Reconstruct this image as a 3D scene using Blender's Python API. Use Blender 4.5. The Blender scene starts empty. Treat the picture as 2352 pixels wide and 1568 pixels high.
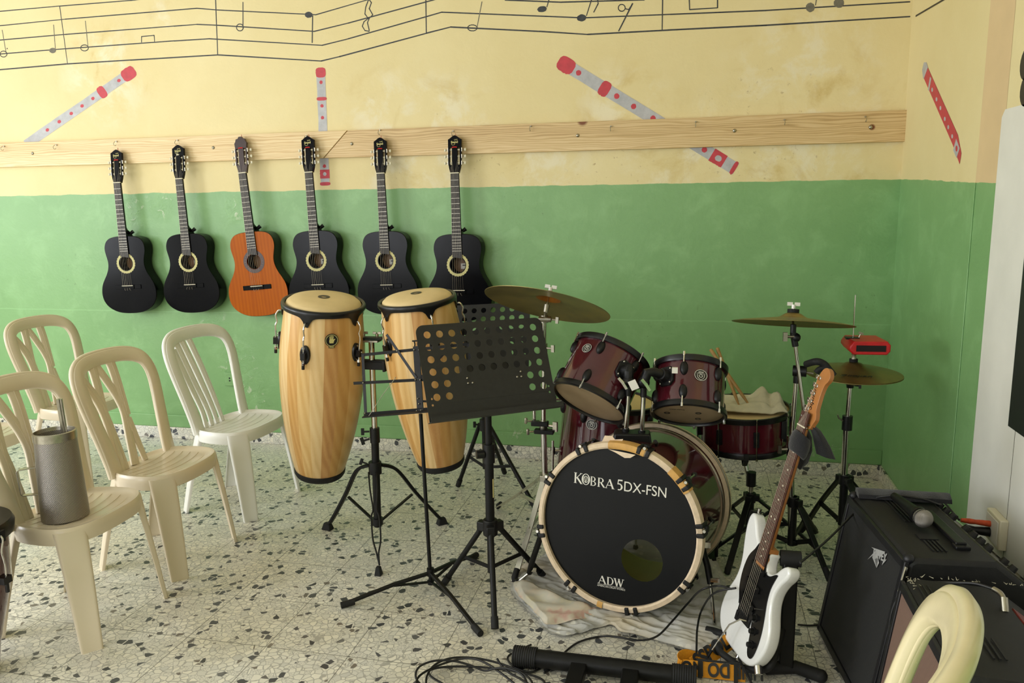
import bpy, bmesh, math, random
from mathutils import Vector, Matrix, noise as mnoise
random.seed(7)
V = Vector
PI = math.pi
C = bpy.context.scene.collection

# ------------------------------------------------------------------ camera model (28 mm lens)
F_PX, H, D = 1829.0, 1.45, 4.321
_v2 = V((420, -324, F_PX)).normalized()
_v1 = V((-8116, -201, F_PX)).normalized()
AX = -_v1; AY = _v2
AX = (AX - AY * AX.dot(AY)).normalized()
AZ = AX.cross(AY)
if AZ.y > 0: AZ = -AZ
CAM = V((0, -D, H))
def cw(c):                      # camera vector (right, down, forward) -> world
    return V((AX.dot(c), AY.dot(c), AZ.dot(c)))
def ray(px, py): return cw(V((px - 1176, py - 784, F_PX)))
def at(px, py, y): d = ray(px, py); return CAM + d * ((y + D) / d.y)
def fl(px, py, z=0.0): d = ray(px, py); return CAM + d * ((z - H) / d.z)
def xt(px, py, x): d = ray(px, py); return CAM + d * (x / d.x)
def onp(px, py, p0, n):
    d = ray(px, py); return CAM + d * ((p0 - CAM).dot(n) / d.dot(n))
def para(px4, w):
    """parallelogram from four corners seen in the photo, scaled to a real width"""
    r = [ray(*p) for p in px4]
    # r0 t0 - r1 t1 + r2 t2 = r3 (t3 = 1)
    M = Matrix((( r[0].x, -r[1].x, r[2].x), (r[0].y, -r[1].y, r[2].y), (r[0].z, -r[1].z, r[2].z)))
    t = M.inverted() @ r[3]
    P = [r[0] * t.x, r[1] * t.y, r[2] * t.z, r[3]]
    k = w / (P[1] - P[0]).length
    return [CAM + p * k for p in P]
def S(r, g, b):
    f = lambda c: (c / 12.92 if c <= .04045 else ((c + .055) / 1.055) ** 2.4)
    return tuple(f(c / 255) for c in (r, g, b)) + (1,)

# ------------------------------------------------------------------ mesh builder
def frame(axis, hint=None):
    z = V(axis).normalized()
    h = V(hint) if hint is not None else (V((0, 0, 1)) if abs(z.z) < .9 else V((1, 0, 0)))
    x = (h - z * h.dot(z)).normalized()
    return x, z.cross(x), z
class MB:
    def __init__(s): s.v = []; s.f = []; s.m = []; s.sm = []
    def add(s, vs, fs, m=0, sm=True, M=None):
        b = len(s.v)
        s.v += [tuple(M @ V(v)) if M is not None else tuple(v) for v in vs]
        for i, f in enumerate(fs):
            s.f.append([b + k for k in f]); s.m.append(m[i] if isinstance(m, list) else m); s.sm.append(sm)
        return s
    def box(s, c, sz, m=0, B=None, taper=1.0):
        x, y, z = B if B else (V((1, 0, 0)), V((0, 1, 0)), V((0, 0, 1)))
        c = V(c); vs = []
        for k in (-.5, .5):
            tp = taper if k > 0 else 1
            for i, j in ((-.5, -.5), (.5, -.5), (.5, .5), (-.5, .5)):
                vs.append(c + x * i * sz[0] * tp + y * j * sz[1] * tp + z * k * sz[2])
        return s.add(vs, [(0, 3, 2, 1), (4, 5, 6, 7), (0, 1, 5, 4), (1, 2, 6, 5), (2, 3, 7, 6), (3, 0, 4, 7)], m, False)
    def beam(s, a, b, w, t, hint=(0, 0, 1), m=0):
        a = V(a); b = V(b); x, y, z = frame(b - a, hint)
        return s.box((a + b) / 2, (t, w, (b - a).length), m, (x, y, z))
    def loft(s, rings, closed=True, cap=True, m=0, sm=True, loop=False):
        n = len(rings[0]); vs = [p for r in rings for p in r]; fs = []
        R = len(rings)
        for i in range(R if loop else R - 1):
            i2 = (i + 1) % R
            for j in range(n if closed else n - 1):
                k = (j + 1) % n
                fs.append((i * n + j, i * n + k, i2 * n + k, i2 * n + j))
        if cap and closed and not loop:
            fs.append(tuple(range(n))[::-1]); fs.append(tuple((R - 1) * n + j for j in range(n)))
        return s.add(vs, fs, m, sm)
    def tube(s, pts, r, n=10, m=0, cap=True, loop=False):
        pts = [V(p) for p in pts]; rs = r if isinstance(r, (list, tuple)) else [r] * len(pts)
        rings = []; x = None
        for i, p in enumerate(pts):
            if loop: t = pts[(i + 1) % len(pts)] - pts[i - 1]
            else: t = pts[min(i + 1, len(pts) - 1)] - pts[max(i - 1, 0)]
            if t.length < 1e-9: t = V((0, 0, 1))
            x, y, z = frame(t, x if x is not None and abs(x.dot(t.normalized())) < .95 else None)
            rings.append([p + (x * math.cos(a) + y * math.sin(a)) * rs[i] for a in (2 * PI * k / n for k in range(n))])
        return s.loft(rings, True, cap, m, True, loop)
    def cyl(s, a, b, r, r2=None, n=20, m=0):
        return s.tube([a, b], [r, r if r2 is None else r2], n, m)
    def lathe(s, prof, o=(0, 0, 0), axis=(0, 0, 1), n=48, m=0, mf=None, hint=None, cap=False):
        o = V(o); x, y, z = frame(axis, hint)
        rings = [[o + z * h + (x * math.cos(2 * PI * k / n) + y * math.sin(2 * PI * k / n)) * r for k in range(n)] for r, h in prof]
        if mf:
            b = len(s.f); s.loft(rings, True, cap, 0)
            for i in range(b, len(s.f)): s.m[i] = mf((i - b) // n, (i - b) % n)
            return s
        return s.loft(rings, True, cap, m)
    def sph(s, c, r, n=16, m=0, sc=(1, 1, 1)):
        c = V(c); rings = []
        for i in range(1, n // 2 + 1):
            a = PI * (i - .5) / (n // 2)
            rings.append([c + V((math.sin(a) * math.cos(2 * PI * k / n) * sc[0], math.sin(a) * math.sin(2 * PI * k / n) * sc[1], math.cos(a) * sc[2])) * r for k in range(n)])
        return s.loft(rings, True, True, m)
    def band(s, pts, sides, w, t, m=0, loop=False):
        pts = [V(p) for p in pts]; n = len(pts); rings = []
        for i, p in enumerate(pts):
            tg = (pts[(i + 1) % n] - pts[i - 1]) if loop else (pts[min(i + 1, n - 1)] - pts[max(i - 1, 0)])
            sd = V(sides[i] if isinstance(sides, list) else sides)
            sd = (sd - tg.normalized() * sd.dot(tg.normalized())).normalized()
            nr = tg.cross(sd).normalized()
            ww = (w[i] if isinstance(w, (list, tuple)) else w) / 2; tt = (t[i] if isinstance(t, (list, tuple)) else t) / 2
            c = min(ww, tt) * .45
            rings.append([p + sd * a + nr * b for a, b in ((ww - c, tt), (ww, tt - c), (ww, -tt + c), (ww - c, -tt), (-ww + c, -tt), (-ww, -tt + c), (-ww, tt - c), (-ww + c, tt))])
        return s.loft(rings, True, True, m, True, loop)
    def prism(s, out, o, u, v, t, m=0, sm=False):
        """2D outline in basis (u, v) at o, extruded by t along u x v"""
        o = V(o); u = V(u); v = V(v); n = u.cross(v).normalized()
        a = [o + u * p[0] + v * p[1] for p in out]; b = [p + n * t for p in a]; k = len(out)
        fs = [tuple(range(k))[::-1], tuple(range(k, 2 * k))] + [(i, (i + 1) % k, k + (i + 1) % k, k + i) for i in range(k)]
        return s.add(a + b, fs, m, sm)
    def shape(s, out, holes, o, u, v, t, m=0):
        """flat plate with real holes (outline and hole loops in u, v), thickness t, centred"""
        cu = bpy.data.curves.new('tmp', 'CURVE'); cu.dimensions = '2D'; cu.fill_mode = 'BOTH'; cu.extrude = t / 2
        for lp in [out] + list(holes):
            sp = cu.splines.new('POLY'); sp.points.add(len(lp) - 1)
            for i, p in enumerate(lp): sp.points[i].co = (p[0], p[1], 0, 1)
            sp.use_cyclic_u = True
        return s._curve(cu, o, u, v, m)
    def _curve(s, cu, o, u, v, m, fit=None):
        ob = bpy.data.objects.new('tmp', cu); C.objects.link(ob)
        me = bpy.data.meshes.new_from_object(ob)
        vs = [V(x.co) for x in me.vertices]; fs = [tuple(p.vertices) for p in me.polygons]
        bpy.data.objects.remove(ob); bpy.data.curves.remove(cu); bpy.data.meshes.remove(me)
        o = V(o); u = V(u); v = V(v); n = u.cross(v).normalized()
        if fit and vs:
            x0 = min(p.x for p in vs); x1 = max(p.x for p in vs); k = fit / (x1 - x0)
            vs = [V(((p.x - x0) * k, p.y * k, p.z)) for p in vs]
        return s.add([o + u * p.x + v * p.y + n * p.z for p in vs], fs, m, False)
    def text(s, body, a, b, n, m=0, t=.0006, shear=0, ysc=1.0, bold=0.0):
        """lettering whose base line runs from a to b on a surface with normal n"""
        a = V(a); b = V(b); u = (b - a); w = u.length; u.normalize(); v = V(n).normalized().cross(u).normalized()
        cu = bpy.data.curves.new('tmp', 'FONT'); cu.body = body; cu.size = 1; cu.extrude = t / 2; cu.shear = shear; cu.offset = bold
        return s._curve(cu, a, u, v * ysc, m, fit=w)
    def build(s, name, mats, parent=None, origin=None, loc=None, angle=40, label=None, bevel=0):
        me = bpy.data.meshes.new(name)
        o = V(origin) if origin is not None else V((0, 0, 0))
        if origin is None and parent is not None and 'wbase' in parent: o = V(parent['wbase'])
        me.from_pydata([tuple(V(p) - o) for p in s.v], [], s.f)
        for mt in (mats if isinstance(mats, (list, tuple)) else [mats]): me.materials.append(mt)
        me.polygons.foreach_set('material_index', s.m); me.polygons.foreach_set('use_smooth', s.sm)
        bm = bmesh.new(); bm.from_mesh(me); bmesh.ops.recalc_face_normals(bm, faces=bm.faces); bm.to_mesh(me); bm.free()
        me.set_sharp_from_angle(angle=math.radians(angle))
        ob = bpy.data.objects.new(name, me); C.objects.link(ob)
        if parent is not None:
            ob.parent = parent
            if 'wbase' in parent: ob['wbase_'] = 1
        if loc is not None: ob.location = loc
        elif parent is None: ob.location = o
        if label: ob['label'] = label
        if bevel:
            md = ob.modifiers.new('bevel', 'BEVEL'); md.width = bevel; md.segments = 2; md.limit_method = 'ANGLE'; md.angle_limit = math.radians(50)
        return ob
WB = {}
def thing(name, label, cat, base=(0, 0, 0), group=None):
    """an Empty at the thing's base; its parts are built in world coordinates around it"""
    o = bpy.data.objects.new(name, None); C.objects.link(o); o.empty_display_size = .05
    o.location = base; o['label'] = label; o['category'] = cat
    if group: o['group'] = group
    WB[o.name] = V(base)
    return o
def part(mb, name, mats, parent, label=None, bevel=0, angle=40, stuff=False):
    r = parent
    while r.parent: r = r.parent
    ob = mb.build(name, mats, parent, origin=WB.get(r.name, V((0, 0, 0))), label=label, bevel=bevel, angle=angle)
    if stuff: ob['kind'] = 'stuff'
    return ob
def single(mb, name, mats, label, cat, base, group=None, bevel=0, angle=40):
    ob = mb.build(name, mats, None, origin=base, bevel=bevel, angle=angle)
    ob['label'] = label; ob['category'] = cat
    if group: ob['group'] = group
    return ob
def struct(mb, name, mats, parent=None, bevel=0):
    ob = mb.build(name, mats, parent, bevel=bevel)
    ob['kind'] = 'structure'
    return ob
def dup(root, label, loc, rz, group=None):
    r = root.copy(); C.objects.link(r); r.location = loc; r.rotation_euler = (0, 0, rz); r['label'] = label
    def rec(a, b):
        for ch in [x for x in kids[a.name]]:
            c = ch.copy(); C.objects.link(c); c.parent = b; rec(ch, c)
    kids = {}
    def coll(a):
        kids[a.name] = list(a.children)
        for x in a.children: coll(x)
    coll(root); rec(root, r)
    return r
def spline(pts, k=8, closed=False):
    """Catmull-Rom through the points"""
    P = [V(p) if len(p) > 2 else V((p[0], p[1], 0)) for p in pts]; out = []; n = len(P)
    for i in range(n if closed else n - 1):
        p0 = P[(i - 1) % n] if closed or i > 0 else P[0]; p1 = P[i]; p2 = P[(i + 1) % n]
        p3 = P[(i + 2) % n] if closed or i + 2 < n else P[-1]
        for j in range(k):
            t = j / k; out.append(.5 * ((2 * p1) + (p2 - p0) * t + (2 * p0 - 5 * p1 + 4 * p2 - p3) * t * t + (3 * p1 - p0 - 3 * p2 + p3) * t ** 3))
    if not closed: out.append(P[-1])
    return out
def circ(cx, cy, r, n=20): return [(cx + r * math.cos(2 * PI * i / n), cy + r * math.sin(2 * PI * i / n)) for i in range(n)]

# ------------------------------------------------------------------ materials
class NT:
    def __init__(s, name):
        s.mt = bpy.data.materials.new(name); s.mt.use_nodes = True; s.t = s.mt.node_tree
        s.b = s.t.nodes['Principled BSDF']; s.L = s.t.links
    def n(s, ty, **kw):
        nd = s.t.nodes.new(ty)
        for k, v in kw.items():
            if k.startswith('_'): setattr(nd, k[1:], v)
        for k, v in kw.items():
            if k.startswith('_'): continue
            key = int(k[1:]) if k[0] == 'i' and k[1:].isdigit() else k.replace('__', ' ')
            s.set(nd.inputs[key], v)
        return nd
    def set(s, inp, v):
        if isinstance(v, bpy.types.NodeSocket): s.L.new(v, inp)
        elif isinstance(v, bpy.types.Node): s.L.new(v.outputs[0], inp)
        else: inp.default_value = v
    def co(s, kind='Object', scale=(1, 1, 1), loc=(0, 0, 0), rot=(0, 0, 0)):
        tc = s.n('ShaderNodeTexCoord')
        mp = s.n('ShaderNodeMapping', Scale=scale, Location=loc, Rotation=rot); s.L.new(tc.outputs[kind], mp.inputs[0])
        return mp.outputs[0]
    def noise(s, vec, sc, det=4, rough=.55, dist=0): return s.n('ShaderNodeTexNoise', Vector=vec, Scale=sc, Detail=det, Roughness=rough, Distortion=dist).outputs[0]
    def math(s, op, a, b=0.0, c=0.0, clamp=False):
        nd = s.n('ShaderNodeMath', _operation=op, _use_clamp=clamp, i0=a, i1=b); s.set(nd.inputs[2], c); return nd.outputs[0]
    def ramp(s, f, stops, interp='LINEAR'):
        nd = s.n('ShaderNodeValToRGB', i0=f); cr = nd.color_ramp; cr.interpolation = interp
        while len(cr.elements) < len(stops): cr.elements.new(.5)
        for e, (p, c) in zip(cr.elements, stops): e.position = p; e.color = c if len(c) == 4 else tuple(c) + (1,)
        return nd.outputs[0]
    def sm(s, f, lo, hi):
        nd = s.n('ShaderNodeMapRange', _interpolation_type='SMOOTHSTEP', Value=f); nd.inputs[1].default_value = lo; nd.inputs[2].default_value = hi
        return nd.outputs[0]
    def mix(s, f, a, b, mode='MIX'):
        nd = s.n('ShaderNodeMix', _data_type='RGBA', _blend_type=mode); s.set(nd.inputs[0], f); s.set(nd.inputs[6], a); s.set(nd.inputs[7], b); return nd.outputs[2]
    def sep(s, v): return s.n('ShaderNodeSeparateXYZ', i0=v).outputs
    def bump(s, h, strength=.2, dist=.002):
        nd = s.n('ShaderNodeBump', Height=h, Strength=strength, Distance=dist); s.L.new(nd.outputs[0], s.b.inputs['Normal'])
    def p(s, **kw):
        for k, v in kw.items(): s.set(s.b.inputs[k.replace('_', ' ')], v)
        return s
def mat(name, col, rough=.5, metal=0.0, var=.0, vs=30, bump=0, bs=200, coat=0.0, spec=.5, bd=.001, sheen=0):
    k = NT(name); k.p(Roughness=rough, Metallic=metal, Coat_Weight=coat, Specular_IOR_Level=spec)
    if sheen: k.p(Sheen_Weight=sheen)
    if var:
        nz = k.noise(k.co(), vs, 5)
        dk = tuple(c * (1 - var) for c in col[:3]) + (1,); lt = tuple(min(1, c * (1 + var)) for c in col[:3]) + (1,)
        k.p(Base_Color=k.ramp(nz, [(.3, dk), (.7, lt)]))
        k.p(Roughness=k.math('ADD', rough - .06, k.math('MULTIPLY', nz, .12)))
    else: k.p(Base_Color=col)
    if bump: k.bump(k.noise(k.co(), bs, 3), bump, bd)
    return k.mt

M = {}
M['black_metal'] = mat('black_powder_metal', S(20, 20, 20), .45, .1, .25, 40, spec=.3)
M['desk'] = mat('black_desk_metal', S(44, 44, 43), .5, 0, .12, 60, .1, 900, spec=.3)
M['black_plastic'] = mat('black_plastic', S(18, 18, 19), .4, 0, .2, 50, spec=.35)
M['rubber'] = mat('black_rubber', S(16, 16, 16), .75, 0, .2, 60, .3, 300)
M['chrome'] = mat('chrome', S(205, 203, 196), .13, 1, .1, 15)
M['steel'] = mat('dull_steel', S(170, 165, 150), .32, 1, .15, 60)
M['whitemetal'] = mat('white_cast_metal', S(215, 214, 205), .35, .3)
M['black_gloss'] = mat('black_lacquer', S(5, 6, 10), .18, 0, .15, 6, spec=.1)
M['black_side'] = mat('black_lacquer_side', S(8, 9, 8), .25, 0, .15, 6, spec=.2)
M['brownhead'] = mat('dark_brown_wood', S(48, 24, 22), .35, 0, .2, 30)
M['fretboard'] = mat('dark_fretboard', S(40, 36, 35), .55, 0, .2, 80)
M['rosewood'] = mat('rosewood', S(78, 46, 36), .5, 0, .3, 90)
M['ivory'] = mat('ivory_plastic', S(226, 218, 190), .4)
M['rosette'] = mat('gold_rosette', S(196, 188, 128), .6, 0, .35, 350)
M['string'] = mat('wound_string', S(190, 180, 160), .4, .6)
M['red_cord'] = mat('red_cord', S(200, 30, 24), .7, 0, .2, 200)
M['beige'] = mat('beige_plastic', S(226, 212, 186), .25, 0, .015, 5)
M['white_pl'] = mat('white_plastic', S(242, 241, 234), .33, 0, .015, 6)
M['cream_pl'] = mat('cream_plastic', S(232, 219, 178), .25, 0, .04, 12)
M['label_cream'] = mat('white_print', S(225, 222, 210), .6)
M['gold_print'] = mat('gold_print', S(205, 195, 125), .5)
M['red_plastic'] = mat('red_plastic', S(196, 24, 28), .4, 0, .12, 40, .1, 300)
M['dark_hole'] = mat('dark_inside', S(20, 8, 8), .8)
M['pearl'] = mat('pearl_white_lacquer', S(236, 236, 232), .16, 0, .03, 300, coat=.5)
M['maple'] = mat('orange_maple', S(176, 116, 62), .35, 0, .12, 25)
M['pickguard'] = mat('black_pickguard', S(14, 14, 15), .22)
M['tolex'] = mat('black_tolex', S(30, 30, 29), .6, 0, .2, 60, .5, 700, bd=.001, spec=.35)
M['tan'] = mat('brown_hide', S(120, 84, 44), .5, 0, .2, 20)
M['orange_plug'] = mat('orange_tape', S(206, 78, 34), .6, 0, .2, 100)
M['sock'] = mat('black_knit', S(24, 24, 28), .95, 0, .3, 300, .8, 400, bd=.002, sheen=.3)
M['tape'] = mat('masking_tape', S(222, 200, 170), .75, 0, .1, 60, .2, 200)
M['tape_ochre'] = mat('ochre_tape', S(206, 158, 84), .6, 0, .12, 40)
M['cord'] = mat('black_cable', S(20, 20, 21), .5)
M['hooprib'] = mat('black_hoop', S(20, 20, 21), .3, .2, .2, 30)
# ------------------------------------------------------------------ room materials
GREEN_Z = 1.539
_r = xt(2296, 422, .985); SLOPE = (_r.z - GREEN_Z) / _r.y     # the painted edge sinks along the right wall
def wall_mat(name, stains):
    k = NT(name)
    tc = k.n('ShaderNodeNewGeometry').outputs['Position']; sx, sy, sz = k.sep(tc)
    big = k.noise(tc, 1.3, 5, .6); mid = k.noise(tc, 6, 6, .65, .4); fine = k.noise(tc, 60, 4)
    cream = k.ramp(big, [(.3, S(228, 210, 154)), (.7, S(236, 221, 170))])
    green = k.ramp(big, [(.3, S(124, 168, 108)), (.7, S(134, 178, 118))])
    lower = k.mix(k.sm(mid, .45, .75), green, S(142, 186, 126))
    def blob(p, r):
        d = k.n('ShaderNodeVectorMath', _operation='DISTANCE', i0=tc, i1=tuple(p)).outputs[1]
        return k.sm(d, r, r * .25)
    def acc(pts):
        a = None
        for p, r in pts:
            q = blob(p, r); a = q if a is None else k.math('MAXIMUM', a, q)
        return a
    if stains:
        wn = k.noise(tc, 5, 8, .68, .3)
        white = acc([(at(880, 250, 0), .3), (at(1000, 300, 0), .45), (at(930, 400, 0), .35), (at(1430, 250, 0), .32), (at(1560, 370, 0), .45),
                     (at(1850, 380, 0), .5), (at(1250, 380, 0), .35), (at(370, 35, 0), .12), (at(1850, 180, 0), .5), (at(2070, 300, 0), .35), (at(240, 170, 0), .4)])
        wmask = k.math('MULTIPLY', white, k.sm(wn, .46, .62))
        cream = k.mix(k.math('MULTIPLY', wmask, .9), cream, S(238, 228, 194))
        ochre = k.math('MULTIPLY', white, k.sm(k.noise(tc, 3.5, 6, .62, .6), .5, .7))
        cream = k.mix(k.math('MULTIPLY', ochre, .7), cream, S(206, 178, 104))
        rust = acc([(at(1760, 320, 0), .5), (at(1460, 405, 0), .2), (at(1100, 415, 0), .35), (at(1390, 400, 0), .3), (at(1010, 255, 0), .07), (at(900, 400, 0), .1)])
        rm = k.math('MULTIPLY', rust, k.sm(k.noise(tc, 30, 6, .7), .58, .72))
        cream = k.mix(k.math('MULTIPLY', rm, .7), cream, S(140, 104, 60))
        dirt = acc([(at(180, 630, 0), .22), (at(1190, 480, 0), .2), (at(1960, 640, 0), .3), (at(1910, 780, 0), .1), (at(1920, 980, 0), .12), (at(1240, 500, 0), .1), (at(1500, 760, 0), .2), (at(1990, 700, 0), .25), (at(980, 480, 0), .1)])
        dm = k.math('MULTIPLY', dirt, k.sm(k.noise(tc, 34, 6, .7), .58, .74))
        lower = k.mix(k.math('MULTIPLY', dm, .6), lower, S(70, 72, 40))
        dv = k.n('ShaderNodeCombineXYZ', i0=sx, i1=sy, i2=k.math('MULTIPLY', sz, .07)).outputs[0]
        drip = k.math('MULTIPLY', acc([(at(1290, 760, 0), .22), (at(1440, 740, 0), .3), (at(1560, 720, 0), .2), (at(1100, 1000, 0), .3), (at(1160, 960, 0), .2)]), k.sm(k.noise(dv, 42, 3, .5), .66, .72))
        lower = k.mix(k.math('MULTIPLY', drip, .65), lower, S(86, 76, 44))
        peel = acc([(at(300, 480, 0), .16), (at(370, 465, 0), .14), (at(535, 480, 0), .1), (at(545, 830, 0), .2), (at(580, 880, 0), .16), (at(490, 740, 0), .12), (at(600, 930, 0), .1), (at(1180, 990, 0), .1), (at(1900, 1050, 0), .12), (at(1310, 990, 0), .12), (at(340, 610, 0), .1)])
        pn = k.noise(tc, 22, 5, .6, .6)
        pm = k.math('MULTIPLY', peel, k.sm(pn, .6, .66))
        lower = k.mix(k.math('MULTIPLY', pm, .8), lower, S(190, 204, 172))
        # faint horizontal joint in the green plaster
        jz = k.math('ABSOLUTE', k.math('ADD', k.math('SUBTRACT', sz, .815), k.math('MULTIPLY', k.math('SUBTRACT', mid, .5), .012)))
        jm = k.math('MULTIPLY', k.sm(jz, .006, .0), .35)
        lower = k.mix(jm, lower, S(160, 210, 146))
        h = k.math('ADD', k.math('MULTIPLY', fine, .3), k.math('ADD', k.math('MULTIPLY', mid, 1.2), k.math('MULTIPLY', k.math('MULTIPLY', peel, pn), 3.0)))
    else:
        h = k.math('ADD', k.math('MULTIPLY', fine, .3), mid)
    zz = k.math('ADD', sz if stains else k.math('SUBTRACT', sz, k.math('MULTIPLY', sy, SLOPE)), k.math('MULTIPLY', k.math('SUBTRACT', k.noise(tc, 7, 4), .5), .02))
    up = k.sm(zz, GREEN_Z - .0015, GREEN_Z + .0015)
    k.p(Base_Color=k.mix(up, lower, cream), Roughness=k.math('ADD', .42, k.math('MULTIPLY', up, .3)))
    k.bump(h, .35, .006)
    return k.mt
M['wall'] = wall_mat('green_and_cream_plaster', True)
M['wall_r'] = wall_mat('green_and_cream_plaster_smooth', False)
M['wall_plain'] = mat('cream_plaster', S(226, 222, 210), .7, 0, .05, 3, .2, 40)
M['ceil'] = mat('ceiling_white', S(236, 234, 226), .8, 0, .03, 3)
M['ink'] = mat('black_paint_line', S(58, 60, 62), .6, 0, .35, 60)
M['ink_grey'] = mat('thin_grey_paint', S(112, 108, 94), .7, 0, .3, 40)
M['mural_red'] = mat('mural_red', S(196, 62, 72), .55, 0, .12, 30)
M['mural_silver'] = mat('mural_silver', S(182, 182, 184), .5, 0, .16, 22)
M['mural_white'] = mat('mural_white', S(232, 230, 220), .55, 0, .05, 5, .15, 30)
M['mural_black'] = mat('mural_black', S(26, 26, 28), .5, 0, .2, 10)
M['column'] = mat('pinkish_cream_plaster', S(224, 196, 150), .6, 0, .05, 5)

def terrazzo(name, tiles, ofs=(0, 0, 0)):
    k = NT(name); tc = k.n('ShaderNodeNewGeometry').outputs['Position']
    wv = k.n('ShaderNodeTexNoise', Vector=tc, Scale=25, Detail=2).outputs[1]
    wp = k.n('ShaderNodeVectorMath', _operation='MULTIPLY_ADD', i0=wv, i1=(.014, .014, .014)); k.set(wp.inputs[2], tc); wp = wp.outputs[0]
    v1 = k.n('ShaderNodeTexVoronoi', Vector=wp, Scale=46); e1 = k.n('ShaderNodeTexVoronoi', _feature='DISTANCE_TO_EDGE', Vector=wp, Scale=46)
    r1 = k.sep(v1.outputs['Color'])[0]
    chip = k.ramp(r1, [(0, S(216, 213, 202)), (.3, S(240, 236, 222)), (.6, S(226, 224, 214)), (.85, S(246, 242, 228)), (1, S(210, 209, 202))])
    e = k.n('ShaderNodeTexVoronoi', _feature='DISTANCE_TO_EDGE', Vector=wp, Scale=110)
    small = k.mix(k.sm(e.outputs[0], .03, .09), S(188, 186, 178), S(232, 229, 218))
    base = k.mix(k.sm(e1.outputs[0], .035, .10), S(182, 180, 172), chip)
    base = k.mix(k.sm(r1, .24, .25), small, base)
    sel = k.n('ShaderNodeTexVoronoi', Vector=wp, Scale=40); se = k.n('ShaderNodeTexVoronoi', _feature='DISTANCE_TO_EDGE', Vector=wp, Scale=40)
    rs = k.sep(sel.outputs['Color'])[1]
    dk = k.math('MULTIPLY', k.sm(rs, .86, .865), k.sm(se.outputs[0], .07, .1))
    base = k.mix(dk, base, k.ramp(k.sep(sel.outputs['Color'])[2], [(0, S(62, 64, 70)), (.6, S(92, 94, 98)), (1, S(128, 120, 110))]))
    base = k.mix(k.sm(k.noise(tc, 1.6, 5), .35, .75), base, k.mix(1.0, base, S(240, 236, 224), 'MULTIPLY'))
    rough = .22
    if tiles:
        sx, sy, sz = k.sep(tc)
        m = None
        for c, o in ((sx, 1.66 + 40 * .296), (sy, 2.118 + 40 * .299)):
            T = .296 if c is sx else .299
            f = k.math('FRACT', k.math('DIVIDE', k.math('ADD', c, o), T))
            d = k.math('MINIMUM', f, k.math('SUBTRACT', 1.0, f))
            m = d if m is None else k.math('MINIMUM', m, d)
        jt = k.sm(m, .0065, .003)
        base = k.mix(k.math('MULTIPLY', jt, .8), base, S(92, 90, 80))
        k.bump(k.math('SUBTRACT', 1.0, jt), .3, .001)
        rough = k.math('ADD', .26, k.math('MULTIPLY', k.noise(tc, 5, 4), .2))
    k.p(Base_Color=base, Roughness=rough); return k.mt
M['floor'] = terrazzo('terrazzo_tiles', True)
M['skirt'] = terrazzo('terrazzo_skirting', False)

def wood(name, c1, c2, c3, axis='X', sc=1.0, rough=.45, knots=None):
    k = NT(name); tc = k.co()
    st = {'X': (.45, 5, 5), 'Z': (5, 5, .45)}[axis]
    mp = k.n('ShaderNodeMapping', Vector=tc, Scale=tuple(a * sc for a in st)).outputs[0]
    n1 = k.noise(mp, 1.2, 3, .5)
    if axis == 'X': w = k.n('ShaderNodeTexWave', _wave_type='BANDS', _bands_direction='Z', Vector=mp, Scale=5.5, Distortion=16, Detail=2.5, Detail__Scale=.8).outputs[1]
    else: w = k.n('ShaderNodeTexWave', _wave_type='BANDS', _bands_direction='X', Vector=mp, Scale=1.0, Distortion=6, Detail=3, Detail__Scale=.9).outputs[1]
    fn = k.noise(k.n('ShaderNodeMapping', Vector=tc, Scale=tuple(a * sc * (1 if a < 1 else 8) for a in st)).outputs[0], 4, 3)
    f = k.math('ADD', k.math('MULTIPLY', w, .28), k.math('ADD', k.math('MULTIPLY', n1, .6), k.math('MULTIPLY', fn, .25)))
    col = k.ramp(f, [(.15, c1), (.5, c2), (.85, c3)])
    if knots:
        for p, r in knots:
            d = k.n('ShaderNodeVectorMath', _operation='DISTANCE', i0=k.n('ShaderNodeNewGeometry').outputs['Position'], i1=tuple(p)).outputs[1]
            col = k.mix(k.sm(d, r, r * .5), col, S(120, 66, 30))
    k.p(Base_Color=col, Roughness=rough); k.bump(f, .08, .001); return k.mt
M['plankA'] = wood('pine_plank_pale', S(182, 142, 88), S(226, 196, 142), S(242, 222, 176), 'X', 1, .5)
M['plankB'] = wood('pine_plank_knotty', S(150, 112, 64), S(210, 178, 124), S(232, 206, 158), 'X', 1, .5, [(at(1338, 276, -.03), .035), (at(2003, 292, -.03), .018)])
for i, (a, b, c) in enumerate([(S(196, 150, 84), S(220, 178, 112), S(232, 196, 134)), (S(190, 140, 74), S(206, 156, 88), S(220, 174, 106)), (S(206, 168, 108), S(228, 192, 134), S(236, 206, 152)), (S(166, 112, 62), S(198, 146, 86), S(216, 168, 108))]):
    M['stave%d' % i] = wood('conga_stave', a, b, c, 'Z', 2.2, .3)
M['guitar_orange'] = wood('orange_spruce', S(150, 68, 0), S(164, 80, 0), S(178, 92, 2), 'Z', 3, .22); M['guitar_orange'].node_tree.nodes['Principled BSDF'].inputs['Specular IOR Level'].default_value = .15
M['sidewood'] = mat('dark_green_black_side', S(22, 22, 17), .25, 0, .2, 5)

# ------------------------------------------------------------------ room shell
XR = .985; ZC = 3.0; XL = -6.6; YR = -6.4
fm = MB(); fm.box(((XL + XR) / 2, YR / 2, -.05), (XR - XL + .4, -YR + .4, .1)); struct(fm, 'floor', M['floor'])
cm = MB(); cm.box(((XL + XR) / 2, YR / 2, ZC + .05), (XR - XL + .4, -YR + .4, .1)); struct(cm, 'ceiling', M['ceil'])

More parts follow.
